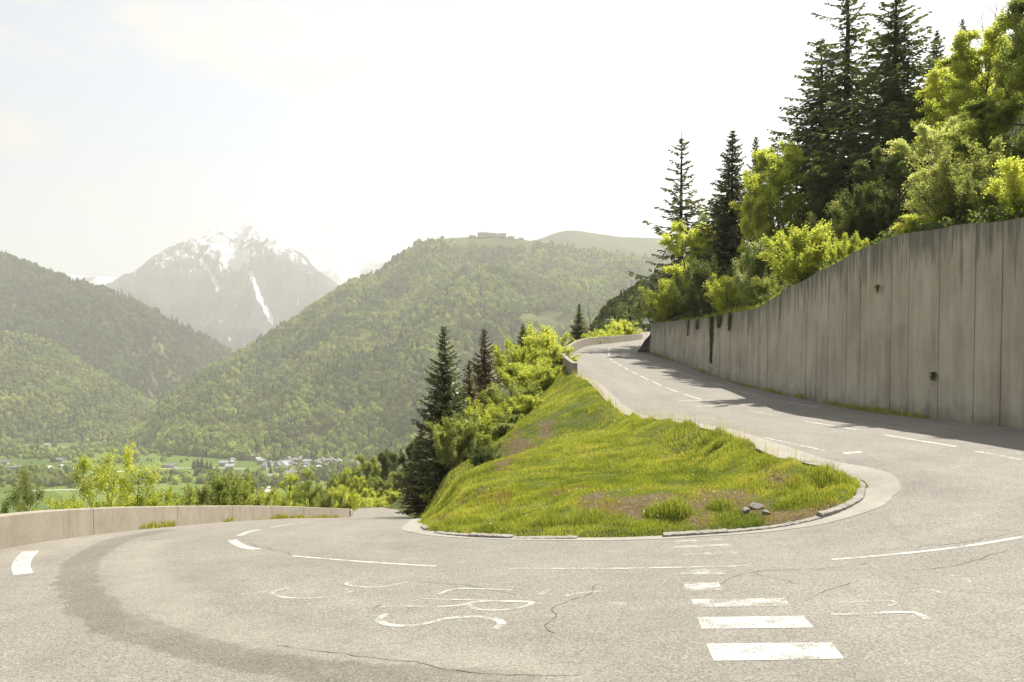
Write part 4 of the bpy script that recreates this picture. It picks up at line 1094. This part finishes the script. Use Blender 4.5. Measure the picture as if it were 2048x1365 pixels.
# rocks in the grass
def rock(u, v_, s, seed, label):
    hp = hit(BV_G, u, v_)
    if hp is None: return
    import bmesh
    bm = bmesh.new(); bmesh.ops.create_icosphere(bm, subdivisions=3, radius=1); r = random.Random(seed)
    pl = [(Vector((r.uniform(-1,1), r.uniform(-1,1), r.uniform(-1,1))).normalized(), r.uniform(.45, .8)) for _ in range(12)]
    for vt in bm.verts:
        for n_, d_ in pl:
            k = vt.co.dot(n_)-d_
            if k > 0: vt.co -= n_*k*.9
        vt.co = Vector((vt.co.x*s*1.5, vt.co.y*s, vt.co.z*s*.55))
    me = bpy.data.meshes.new('rock'); bm.to_mesh(me); bm.free()
    o = link('rock', me, M['rock']); o.location = (hp[0], hp[1], hp[2]+s*.2); o.rotation_euler[2] = r.uniform(0, 3)
    setp(o, label, 'rock')
rock(1512,1016,.15,1,'flat grey rock lying on bare soil near the island edge')
rock(1490,1024,.12,2,'small grey rock left of the flat rock on bare soil')
rock(1532,1027,.09,3,'smallest stone right below the flat grey rock')

# ------------------------------------------------------------------ warning sign and guard rail by the far bend
sx_, sy_ = (1292-1024)/F*118, 118.
sz_ = ground_z(sx_, sy_); sgn = empty('road_sign', (sx_, sy_, max(sz_, (VH-662)/F*118)))
setp(sgn, 'small triangular warning sign beside the far upper road', 'road sign')
mb = MB(); mb.tube([(0, 0, -.6), (0, 0, 1.6)], [.035, .035], 6); M['metal'] = mat_simple('galvanised_metal', (.35, .35, .35), (.5, .5, .5), 5, .5, .05)
link('post', mb.mesh('post'), M['metal'], sgn)
def tri(s, y, th): 
    a = np.array([(-s, 0), (s, 0), (0, s*1.73)]); v = [(x, y, z+1.15+(.55-s)*.6) for x, z in a]+[(x, y+th, z+1.15+(.55-s)*.6) for x, z in a]
    mb = MB(); mb.add(np.array(v), [(0,1,2),(5,4,3),(0,3,4,1),(1,4,5,2),(2,5,3,0)]); return mb
M['white_paint'] = mat_simple('white_paint', (.72, .71, .68), (.8, .79, .76), 3, .6, .02); M['red_paint'] = mat_simple('red_paint', (.45, .08, .06), (.5, .1, .08), 3, .5, .02)
link('sign_panel', tri(.62, -.05, .015).mesh('sign_panel'), M['white_paint'], sgn); 
mb = MB(); mb.box((0, -.062, 1.45), (.1, .008, .4)); link('sign_symbol', mb.mesh('sign_symbol'), M['bark_dark'], sgn)
gr = empty('guard_rail', tuple(px(1222,641,125))); setp(gr, 'short pale guard rail glimpsed between bushes by the far bend', 'guard rail')
mb = MB(); mb.box((0, 0, 0), (1.7, .06, .2)); link('rail', mb.mesh('rail'), M['white_paint'], gr)
for q in (-.8, .8):
    mb = MB(); mb.box((q, .08, -.9), (.08, .08, 1.08)); link('post', mb.mesh('post'), M['metal'], gr)

# ------------------------------------------------------------------ valley and mountains
FLOOR = -150.
m, nt, out = new_mat('valley_meadows'); P = pos(nt, (1, .55, 1))
vo = N(nt, 'TexVoronoi'); vo.inputs['Scale'].default_value = .0075; nt.links.new(P, vo.inputs['Vector'])
c = ramp(nt, vo.outputs['Color'], [(.15, (0.0648, 0.1021, 0.02112)), (.45, (0.09936, 0.1465, 0.02688)), (.7, (0.1296, 0.1776, 0.0336)), (.95, (0.1728, 0.1776, 0.0576))])
c = mixc(nt, vmap(nt, noise(nt, P, .05, 5), .35, .7), mixc(nt, 1.0, c, (.75, .78, .7), 'MULTIPLY'), c)
principled(nt, out, c, 1.0, None, spec=.1); M['meadow'] = m
vx = np.linspace(-9500, 9500, 40); vy = np.concatenate((np.linspace(-300, 4200, 50), np.linspace(4500, 11500, 16)))
VX, VY = np.meshgrid(vx, vy); k_ = len(vx); i0 = (np.arange(len(vy)-1)[:,None]*k_+np.arange(k_-1)[None,:]).ravel()
setp(link('land', np_mesh('land', np.stack((VX.ravel(), VY.ravel(), np.full(VX.size, FLOOR)), 1), np.stack((i0, i0+1, i0+k_+1, i0+k_), 1)), M['meadow']), 'flat valley floor with green meadows', 'valley floor', kind='structure')

def hill_layer(us, vs, foot_u, foot_d, ridge_d, zf=FLOOR, nu=260, nd=70, amp=60, fr=.0022, seed=1, shape=1.0, back=1.25, ridged=False):
    """real terrain: rises from its foot to a crest, falls behind it"""
    u = np.linspace(us[0], us[-1], nu)
    v = np.interp(u, us, vs)
    ker = np.hanning(7); ker /= ker.sum(); v = np.convolve(np.pad(v, 3, 'edge'), ker, 'valid')
    fd = np.interp(u, foot_u, foot_d); rd = np.interp(u, foot_u, ridge_d) if np.ndim(ridge_d) else np.full(nu, ridge_d)
    t = np.concatenate((np.linspace(0, 1, nd), np.linspace(1, 1.6, 14)[1:]))
    Dm = fd[:,None]+(rd-fd)[:,None]*t[None,:]
    zr = (VH-v)/F*rd
    sh = np.where(t <= 1, np.clip(t, 0, 1)**shape, np.clip(1-(t-1)*back, 0, 1))
    Xm = ((u-1024)/F)[:,None]*Dm
    env = np.sin(np.clip(t, 0, 1)*math.pi)[None,:]**.8
    nz = fbm(Xm*fr, Dm*fr, seed, 6, ridged)*amp*env
    Zm = zf+(zr-zf)[:,None]*sh[None,:]+nz*np.clip((zr-zf)/300, .12, 1)[:,None]
    return u, Xm, Dm, Zm, t
def layer_obj(name, Xm, Ym, Zm, mat, label, cat, attrs=None):
    a, b = Xm.shape; i0 = (np.arange(a-1)[:,None]*b+np.arange(b-1)[None,:]).ravel()
    me = np_mesh(name, np.stack((Xm.ravel(), Ym.ravel(), Zm.ravel()), 1), np.stack((i0, i0+b, i0+b+1, i0+1), 1), True)
    for k, w in (attrs or {}).items(): add_attr(me, k, w.ravel())
    return setp(link(name, me, mat), label, cat, kind='structure')

m, nt, out = new_mat('wooded_ground'); P = pos(nt); c = ramp(nt, noise(nt, P, .012, 6, .6), [(.3, (.035, .045, .018)), (.5, (.065, .075, .025)), (.7, (.12, .125, .04))])
principled(nt, out, c, 1.0, None, spec=.05); M['wooded'] = m
m, nt, out = new_mat('alpine_ground'); P = pos(nt); c = ramp(nt, noise(nt, P, .01, 7, .65), [(.3, (0.035, 0.03974, 0.0225)), (.5, (0.056, 0.06545, 0.03375)), (.7, (0.077, 0.0935, 0.0495))])
principled(nt, out, c, 1.0, None, spec=.05); M['alpine'] = m
# snow mountain
m, nt, out = new_mat('snow_and_rock'); P = pos(nt)
rockc = ramp(nt, noise(nt, P, .004, 8, .7), [(.3, (0.016, 0.02194, 0.03825)), (.6, (0.036, 0.04702, 0.0748)), (.8, (0.056, 0.07054, 0.1063))])
geo = N(nt, 'NewGeometry'); sep = N(nt, 'SeparateXYZ'); nt.links.new(geo.outputs['Position'], sep.inputs[0])
w = math_(nt, 'ADD', vmap(nt, sep.outputs['Z'], 1000, 1700, -.55, .30), vmap(nt, noise(nt, pos(nt, (1, 1, .28)), .013, 9, .74), .3, .7, -.75, .75))
w = math_(nt, 'MAXIMUM', w, math_(nt, 'SUBTRACT', attr(nt, 'snow'), .35))
w2 = vmap(nt, w, -.06, .12)
p = principled(nt, out, mixc(nt, w2, rockc, (.60, .62, .66)), .9, noise(nt, P, .01, 8, .7), 1.0, 60, .1); M['snow'] = m
u, Xm, Dm, Zm, t = hill_layer([90,200,240,270,300,330,360,400,425,440,455,470,482,495,508,520,540,570,600,630,660,700,760], [640,590,560,545,523,505,490,470,452,448,453,462,456,447,446,456,470,490,512,540,562,600,660],
    [90,430,520,760], [5600,5200,5200,5600], [7600,8000,8000,7700], nu=340, nd=110, amp=520, fr=.0011, seed=40, shape=1.05, ridged=True)
uu = np.repeat(u[:,None], len(t), 1); vimg = VH-Zm/Dm*F
sn = np.zeros_like(Xm)
for ln_, wd in (([(448,490),(462,512),(480,520)], 22), ([(500,545),(512,575),(520,600),(532,622),(543,645)], 5), ([(400,520),(420,545),(436,580)], 4), ([(595,605),(597,618)], 2.5), ([(440,475),(455,500)], 12)):
    q = np.stack((uu.ravel(), vimg.ravel()), 1); dd = poly_dist(q, np.array(ln_, float)).reshape(Xm.shape); dd = np.maximum(dd+wd*1.1*fbm(uu/9, vimg/13, 17, 4), 0); sn = np.maximum(sn, 1-smooth01(dd, wd*.25, wd*1.25))
layer_obj('mountain', Xm, Dm, Zm, M['snow'], 'steep twin peaked mountain with snowfields and dark rock', 'mountain', {'snow': sn})
m, nt, out = new_mat('far_snow'); P = pos(nt)
c = ramp(nt, noise(nt, P, .003, 9, .72), [(.40, (.16, .165, .17)), (.52, (.80, .81, .83))]); principled(nt, out, c, .9, None, spec=.1); M['farsnow'] = m
u, Xm, Dm, Zm, t = hill_layer([560,600,640,670,700,720,745,770,800,860,950], [570,560,545,530,520,524,519,522,528,560,600], [560,950], [8300,8300], 9300., nu=160, nd=60, amp=500, fr=.0013, seed=50, ridged=True)
layer_obj('mountain', Xm, Dm, Zm, M['farsnow'], 'farther white snow ridge right of the twin peaks', 'mountain')
u, Xm, Dm, Zm, t = hill_layer([-300,-100,60,105,130,155,180,205,240,300,360], [540,545,560,556,547,552,553,556,556,590,640], [-300,360], [8000,8000], 9000., nu=160, nd=60, amp=500, fr=.0013, seed=55, ridged=True)
layer_obj('mountain', Xm, Dm, Zm, M['farsnow'], 'far snow ridge peeping over the left wooded hill', 'mountain')

# scattered woods: one mass each, instanced crowns
def forest(name, P, H, label, mat, con_frac, seed, width=.75):
    r = np.random.default_rng(seed); n = len(P)
    me = bpy.data.meshes.new(name); me.vertices.add(n); me.vertices.foreach_set('co', np.asarray(P, np.float32).ravel()); me.update()
    stand = vnoise(np.asarray(P)[:,0]*.009, np.asarray(P)[:,1]*.009, seed)
    var = np.where(r.uniform(0, 1, n) < con_frac*np.clip((stand-.35)*6, .15, 5), 3, r.integers(0, 3, n)).astype(np.int32)
    wd = H*width*r.uniform(.8, 1.25, n)*np.where(var == 3, .6, 1); hh = H*np.where(var == 3, 1.35, 1)
    a = me.attributes.new('size', 'FLOAT_VECTOR', 'POINT'); a.data.foreach_set('vector', np.stack((wd, wd*r.uniform(.85, 1.15, n), hh), 1).astype(np.float32).ravel())
    a = me.attributes.new('turn', 'FLOAT_VECTOR', 'POINT'); a.data.foreach_set('vector', np.stack((np.zeros(n), np.zeros(n), r.uniform(0, 6.28, n)), 1).astype(np.float32).ravel())
    a = me.attributes.new('kind_no', 'INT', 'POINT'); a.data.foreach_set('value', var)
    o = link(name, me); setp(o, label, 'wood', kind='stuff')
    g = bpy.data.node_groups.new(name+'_nodes', 'GeometryNodeTree')
    g.interface.new_socket('Geometry', in_out='INPUT', socket_type='NodeSocketGeometry'); g.interface.new_socket('Geometry', in_out='OUTPUT', socket_type='NodeSocketGeometry')
    gi = g.nodes.new('NodeGroupInput'); go = g.nodes.new('NodeGroupOutput'); lk = g.links.new
    join = g.nodes.new('GeometryNodeJoinGeometry')
    def named(nm, ty):
        q = g.nodes.new('GeometryNodeInputNamedAttribute'); q.data_type = ty; q.inputs['Name'].default_value = nm; return q.outputs['Attribute']
    for k in reversed(range(4)):
        if k < 3:
            s = g.nodes.new('GeometryNodeMeshIcoSphere'); s.inputs['Radius'].default_value = .5; s.inputs['Subdivisions'].default_value = 4; geo_ = s.outputs['Mesh']
        else:
            s = g.nodes.new('GeometryNodeMeshCone'); s.inputs['Vertices'].default_value = 14; s.inputs['Side Segments'].default_value = 10; s.inputs['Radius Top'].default_value = .02
            s.inputs['Radius Bottom'].default_value = .5; s.inputs['Depth'].default_value = 1.0; geo_ = s.outputs['Mesh']
        sp = g.nodes.new('GeometryNodeSetPosition'); nz = g.nodes.new('ShaderNodeTexNoise'); nz.inputs['Scale'].default_value = 3.2 if k < 3 else 6; nz.inputs['Detail'].default_value = 4; nz.inputs['Roughness'].default_value = .7
        ps = g.nodes.new('GeometryNodeInputPosition'); ad = g.nodes.new('ShaderNodeVectorMath'); ad.operation = 'ADD'; ad.inputs[1].default_value = (k*7.3, k*3.1, 0)
        sb = g.nodes.new('ShaderNodeVectorMath'); sb.operation = 'SUBTRACT'; sb.inputs[1].default_value = (.5, .5, .5)
        sc_ = g.nodes.new('ShaderNodeVectorMath'); sc_.operation = 'SCALE'; sc_.inputs['Scale'].default_value = .75 if k < 3 else .45
        lk(ps.outputs[0], ad.inputs[0]); lk(ad.outputs[0], nz.inputs['Vector']); lk(nz.outputs['Color'], sb.inputs[0]); lk(sb.outputs[0], sc_.inputs[0])
        lk(geo_, sp.inputs['Geometry']); lk(sc_.outputs[0], sp.inputs['Offset'])
        tr = g.nodes.new('GeometryNodeTransform'); tr.inputs['Translation'].default_value = (0, 0, .42 if k < 3 else 0); lk(sp.outputs[0], tr.inputs['Geometry'])
        sm = g.nodes.new('GeometryNodeSetMaterial'); sm.inputs['Material'].default_value = mat if k < 3 else M['far_conifer']; lk(tr.outputs[0], sm.inputs['Geometry'])
        gi2 = g.nodes.new('GeometryNodeGeometryToInstance'); lk(sm.outputs[0], gi2.inputs[0]); lk(gi2.outputs[0], join.inputs[0])
    ins = g.nodes.new('GeometryNodeInstanceOnPoints'); ins.inputs['Pick Instance'].default_value = True
    lk(gi.outputs[0], ins.inputs['Points']); lk(join.outputs[0], ins.inputs['Instance']); lk(named('kind_no', 'INT'), ins.inputs['Instance Index'])
    er = g.nodes.new('FunctionNodeEulerToRotation'); lk(named('turn', 'FLOAT_VECTOR'), er.inputs[0]); lk(er.outputs[0], ins.inputs['Rotation'])
    lk(named('size', 'FLOAT_VECTOR'), ins.inputs['Scale']); lk(ins.outputs[0], go.inputs[0])
    md = o.modifiers.new('crowns', 'NODES'); md.node_group = g
    return o
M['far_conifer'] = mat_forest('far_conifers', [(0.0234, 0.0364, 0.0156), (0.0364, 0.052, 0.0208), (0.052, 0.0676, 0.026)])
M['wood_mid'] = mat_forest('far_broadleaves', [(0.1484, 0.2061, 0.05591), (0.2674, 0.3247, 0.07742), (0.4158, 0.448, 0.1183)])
M['wood_left_shaded'] = mat_forest('far_shaded_broadleaves', [(0.04761, 0.07866, 0.02815), (0.08093, 0.1224, 0.03754), (0.1333, 0.1748, 0.05865)])  # shade on the left hill is put into these darker, bluer crown colours
def scatter(Xm, Ym, Zm, n, seed, tmin=0., tmax=1., nd=None):
    """random points on a terrain layer, even per square metre"""
    r = np.random.default_rng(seed); a, b = Xm.shape
    kb = int((nd or b)*tmax)-1
    A = np.abs((Xm[1:,:-1]-Xm[:-1,:-1])*(Ym[:-1,1:]-Ym[:-1,:-1]))[:, :kb]
    pr = A.ravel()/A.sum(); c = r.choice(len(pr), n, p=pr); i, j = c//kb, c % kb
    fu, fv = r.uniform(0, 1, n), r.uniform(0, 1, n)
    def bl_(Z): return (Z[i,j]*(1-fu)+Z[i+1,j]*fu)*(1-fv)+(Z[i,j+1]*(1-fu)+Z[i+1,j+1]*fu)*fv
    return np.stack((bl_(Xm), bl_(Ym), bl_(Zm)), 1)

# left wooded hill, in two ridges
u, Xm, Dm, Zm, t = hill_layer([-700,-400,-200,-100,0,60,130,200,260,330,400,450,500,540], [380,420,460,485,513,532,558,578,598,636,668,695,728,760], [-700,0,300,540], [2500,2500,2700,3300], [3500,3500,3500,3700], seed=60, amp=230, nu=300, nd=90)
layer_obj('hill', Xm, Dm, Zm, M['wooded'], 'dark wooded hill rising at the left of the valley', 'hill')
P3 = scatter(Xm, Dm, Zm, 26000, 61, nd=90); forest('woodland', P3, np.random.default_rng(1).gamma(6, 2.5, len(P3)).clip(6, 30), 'dense forest covering the left hill', M['wood_left_shaded'], .22, 62)
u, Xm, Dm, Zm, t = hill_layer([-700,-300,-100,0,60,130,200,290,330,380], [560,600,635,662,668,700,745,795,815,840], [-700,0,380], [2150,2250,2500], [2700,2800,2900], seed=66, amp=70, nu=200, nd=60)
layer_obj('hill', Xm, Dm, Zm, M['wooded'], 'lower sunlit wooded spur in front of the left hill', 'hill')
P3 = scatter(Xm, Dm, Zm, 11000, 67, nd=60); forest('woodland', P3, np.random.default_rng(2).uniform(8, 17, len(P3)), 'forest covering the lower left spur', M['wood_mid'], .1, 68)
# middle hill with the village on top
U_ = [240,300,330,400,470,540,600,660,700,730,760,790,815,840,855,880,930,1000,1050,1090,1160,1300,1450]
V_ = [880,850,800,752,712,675,640,600,570,560,550,520,502,486,479,478,475,474,480,488,498,520,540]
u, Xm, Dm, Zm, t = hill_layer(U_, V_, [240,330,480,700,850,1450], [2250,1900,1720,1650,1500,1400], [2400,2500,2650,2800,2950,3100], seed=70, amp=210, nu=420, nd=110)
MX, MY, MZ = Xm, Dm, Zm
ridge_u, ridge_d = u, Dm[:, 109]; ridge_z = Zm[:, 109]
layer_obj('hill', Xm, Dm, Zm, M['wooded'], 'broad wooded hill in the centre with buildings on its crest', 'hill')
P3 = scatter(Xm, Dm, Zm, 60000, 71, nd=110)
v3 = VH-P3[:,2]/P3[:,1]*F; u3 = 1024+P3[:,0]/P3[:,1]*F
den = vnoise(P3[:,0]*.006, P3[:,1]*.006, 5); top = smooth01(v3, 478, 560)
k = (np.random.default_rng(3).uniform(0, 1, len(P3)) < .03+.97*top) & ~((v3 < 492) & (u3 > 915) & (u3 < 1200)) & ~((((u3-840)/40)**2+((v3-690)/25)**2 < 1) & (den > .25)) & ~((((u3-1095)/60)**2+((v3-640)/18)**2) < 1)
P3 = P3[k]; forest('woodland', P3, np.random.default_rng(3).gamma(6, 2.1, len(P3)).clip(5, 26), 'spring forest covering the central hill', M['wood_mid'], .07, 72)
# far moor ridge to the right
u, Xm, Dm, Zm, t = hill_layer([980,1050,1080,1110,1135,1160,1190,1240,1300,1400,1600], [490,484,478,466,461,462,467,474,476,480,500], [980,1600], [3000,3000], 3900., seed=80, amp=90, nu=160, nd=50, zf=300)
layer_obj('hill', Xm, Dm, Zm, M['alpine'], 'bare rounded ridge behind the right end of the central hill', 'hill')
# wooded spur beyond the road
u, Xm, Dm, Zm, t = hill_layer([1185,1200,1215,1240,1270,1300,1400,1500,1700], [680,655,634,612,590,574,530,495,440], [1185,1240,1700], [205,190,190], 250., zf=8, seed=90, amp=14, fr=.03, nu=120, nd=40, shape=.7)
layer_obj('hill', Xm, Dm, Zm, M['wooded'], 'steep wooded spur beyond the far road bend', 'hill')
P3 = scatter(Xm, Dm, Zm, 2600, 91, nd=40); forest('woodland', P3, np.random.default_rng(4).uniform(1.8, 4.8, len(P3)), 'bushes and small trees covering the spur beyond the bend', M['wood_mid'], .06, 92, .9)
# woods and hedges on the valley floor
r = np.random.default_rng(15); PV = []
for (u0, v0, su, sv_, n) in ((300,962,120,6,60),(90,945,110,5,45),(400,952,110,4,50),(250,925,110,3,30),(30,905,60,12,120),(120,915,40,9,70),(210,900,60,10,150),(60,965,70,10,90),(180,970,60,5,70),(430,905,90,7,120),(520,895,70,8,200),(620,905,70,8,160),(700,900,60,12,260),(780,890,70,25,420),(650,950,80,12,160),
                            (560,965,80,12,120),(350,888,70,6,120),(720,935,60,15,200),(280,905,30,6,40),(800,960,60,25,260),(455,965,40,10,60),(90,880,120,3,160),(880,930,80,30,300)):
    uu_ = r.normal(u0, su*.6, n); vv_ = np.maximum(r.normal(v0, sv_*.6, n), 862); d_ = -FLOOR*F/(vv_-VH); PV.append(np.stack(((uu_-1024)/F*d_, d_, np.full(n, FLOOR)), 1))
PV = np.concatenate(PV); forest('woodland', PV, r.uniform(6, 16, len(PV)), 'hedges and groves scattered over the valley floor', M['wood_mid'], .06, 93, .85)
for k, (u_, vt_) in enumerate(((388,918),(396,916),(404,914),(414,920),(422,923))):
    vb = 938+k*.6; d_ = -FLOOR*F/(vb-VH); (wm, lm), h0, w0 = PROTO['con_b']
    o = empty('spruce_tree', ((u_-1024)/F*d_, d_, FLOOR)); h = (vb-vt_)/F*d_; o.scale = (h*.42/w0, h*.42/w0, h/h0)
    setp(o, 'dark spruce in the small isolated row on the valley meadow', 'conifer', 'row of dark spruces on the valley meadow')
    for nm_, me_, mt_ in (('trunk', wm, 'bark_dark'), ('crown', lm, 'needle')):
        c_ = link(nm_, me_, None, o); c_.material_slots[0].link = 'OBJECT'; c_.material_slots[0].material = M[mt_]

# houses
M['render'] = mat_simple('pale_render', (0.315, 0.3, 0.27), (0.435, 0.42, 0.375), .3); M['slate'] = mat_simple('grey_slate', (.13, .13, .135), (.22, .215, .21), .5)
M['tin'] = mat_simple('pale_tin_roof', (.24, .245, .25), (.38, .38, .38), .3, .6); M['stone'] = mat_simple('grey_stone_wall', (.22, .21, .19), (.34, .32, .29), .5); M['pane'] = mat_simple('dark_glass', (.03, .035, .04), (.06, .065, .07), 1, .3)
def house_meshes(l, w, h, rh, hip=False):
    b = MB(); b.box((0, 0, -2), (l, w, h+2)); g = MB()
    e = .6; x, y = l/2+e, w/2+e
    rx = x*.55 if hip else x
    v = [(-x,-y,h-.1),(x,-y,h-.1),(x,y,h-.1),(-x,y,h-.1),(-rx,0,h+rh),(rx,0,h+rh)]
    g.add(np.array(v), [(0,1,5,4),(2,3,4,5),(1,2,5),(3,0,4),(3,2,1,0)])
    return b.mesh('wall'), g.mesh('roof')
HM = [house_meshes(11, 8, 5.5, 3.2), house_meshes(15, 9, 6, 3.6), house_meshes(9, 8, 7.5, 2.8, True), house_meshes(24, 12, 5, 3.0), house_meshes(34, 14, 12, 5, True)]
def house(kind, x, y, z, rz, wallm, roofm, label, group=None, sc=1.0, name='house'):
    o = empty(name, (x, y, z)); o.rotation_euler[2] = rz; o.scale = (sc,)*3; setp(o, label, 'house' if name == 'house' else 'building', group)
    for nm_, me_, mt_ in zip(('wall', 'roof'), HM[kind], (wallm, roofm)):
        c_ = link(nm_, me_, None, o)
        if not me_.materials: me_.materials.append(M[mt_])
        c_.material_slots[0].link = 'OBJECT'; c_.material_slots[0].material = M[mt_]
    if kind == 4:
        for q in np.linspace(-14, 14, 8):
            for zz_ in (1.5, 5, 8.5):
                if WIN[0] is None:
                    mb = MB(); mb.box((0, 0, 0), (1.6, .2, 1.9)); WIN[0] = mb.mesh('window'); WIN[0].materials.append(M['pane'])
                c_ = link('window', WIN[0], None, o); c_.location = (q, -7.02, zz_)
    return o
WIN = [None]
def on_floor(u, v): d = -FLOOR*F/(v-VH); return (u-1024)/F*d, d, FLOOR
rh = random.Random(12)
GV = 'houses of the valley village right of the meadows'
cen = [(rh.gauss(600, 55), rh.gauss(926, 13)) for _ in range(90)]
for (u, v) in cen:
    if not (455 < u < 735 and 895 < v < 968): continue
    x, y, z = on_floor(u, v)
    house(rh.choice([0, 0, 1, 2, 2]), x, y, z, rh.uniform(-.5, .5)+rh.choice([0, 1.57]), rh.choice(['render', 'render', 'stone']), rh.choice(['slate', 'slate', 'tin']), 'small grey roofed house in the valley village cluster', GV, rh.uniform(1.0, 1.5))
x, y, z = on_floor(143, 884); house(4, x, y, z, .25, 'render', 'slate', 'large white villa standing alone at the wood edge, left side of valley', name='building', sc=1.15)
for (u, v, k, rf, lab) in ((12,884,1,'tin','bright tin roofed house at the far left edge, upper one'),(38,884,3,'tin','long pale roofed building left of the white villa'),(60,886,0,'tin','small pale house between long building and white villa'),
    (8,930,1,'slate','pale house half hidden at the left edge of the valley'),(30,940,3,'slate','long grey low building at the left edge of the valley'),(120,924,3,'slate','dark long shed beside the pale yard on the meadow'),
    (340,936,3,'slate','brown roofed barn alone on the central meadow'),(172,900,0,'slate','grey shed on the meadow below the white villa'),(448,932,1,'tin','bright tin roofed house at the left end of the village'),
    (95,894,0,'render','small pale house among trees left of the white villa'),(540,960,1,'tin','pale roofed house lowest in the village nearest the road'),(648,930,1,'tin','tin roofed house at the right end of the village'),
    (588,900,0,'tin','small pale house at the upper edge of the village'),(706,908,0,'tin','white house on its own right of the village by the wood')):
    x, y, z = on_floor(u, v); house(k, x, y, z, rh.uniform(-.3, .3), 'render', rf, lab, sc=1.15)
GT = 'buildings on the crest of the central hill'
for (u, sc, k, lab) in ((945,1.3,3,'low long building at the left end of the hilltop resort'),(966,1.5,4,'tall block in the middle of the hilltop resort'),(985,1.25,4,'second tall block of the hilltop resort'),(1004,1.2,4,'stepped block right of the tall hilltop blocks'),
                   (1022,1.3,3,'long low hilltop building right of the blocks'),(1042,1.1,3,'last building at the right end of the hilltop resort')):
    i_ = int(np.argmin(abs(ridge_u-u))); house(k, (u-1024)/F*ridge_d[i_], ridge_d[i_], ridge_z[i_]+1, rh.uniform(-.15, .15), 'render', 'tin', lab, GT, sc*.85, 'building')
for k_, u in enumerate((1072,1090,1105,1122,1140,1160,1178)):
    i_ = int(np.argmin(abs(u_-u))) if False else int(np.argmin(abs(ridge_u-u)))
    house(3 if k_ % 2 else 0, (u-1024)/F*ridge_d[i_], ridge_d[i_]-4, ridge_z[i_]-1, rh.uniform(-.4, .4), 'render', 'tin', 'pale chalet strung along the ridge right of the hilltop resort', 'chalets on the ridge right of the resort', 1.1)
i_ = int(np.argmin(abs(ridge_u-866))); py_ = empty('lift_pylon', ((866-1024)/F*ridge_d[i_], ridge_d[i_], ridge_z[i_]-1)); setp(py_, 'lone lift pylon on the left shoulder of the central hill', 'pylon')
mb = MB(); mb.box((0, 0, 0), (1.6, 1.6, 17), 0, .6); link('mast', mb.mesh('mast'), M['metal'], py_); mb = MB(); mb.box((0, 0, 16.2), (13, 1.4, 1.4)); link('crossarm', mb.mesh('crossarm'), M['metal'], py_)
# pale tracks on the meadows
M['track'] = mat_simple('pale_gravel', (.34, .32, .28), (.46, .44, .39), .2)
mb = MB()
for ln_ in ([(90,938),(150,935),(210,942),(260,945)], [(100,932),(95,938)], [(120,930),(160,940)], [(320,938),(420,936),(500,938)], [(30,962),(120,958),(200,962)], [(60,982),(160,980)], [(535,985),(550,960),(565,940)]):
    q = np.array([on_floor(*p)[:2] for p in ln_]); q = resample(q, 30); tq = np.gradient(q, axis=0); tq /= np.linalg.norm(tq, axis=1)[:,None]; nq = np.stack((-tq[:,1], tq[:,0]), 1)*5
    a_ = np.concatenate((q+nq, q-nq)); n_ = len(q); mb.add(np.concatenate((a_, np.full((2*n_, 1), FLOOR+.4)), 1), [(i, i+n_, i+n_+1, i+1) for i in range(n_-1)])
setp(link('path', mb.mesh('path'), M['track']), 'pale farm tracks crossing the valley meadows', 'track', kind='structure')

# ------------------------------------------------------------------ haze
hz = MB(); hz.box((0, 5600, -156), (19400, 12200, 2300))
m, nt, out = new_mat('haze_air'); pv = nt.nodes.new('ShaderNodeVolumePrincipled')
pv.inputs['Color'].default_value = (.73, .72, .69, 1); pv.inputs['Density'].default_value = 1.4e-4; pv.inputs['Anisotropy'].default_value = .35
nt.links.new(pv.outputs[0], out.inputs['Volume'])
setp(link('haze', hz.mesh('haze'), m), 'pale haze filling the valley air', 'haze', kind='stuff')
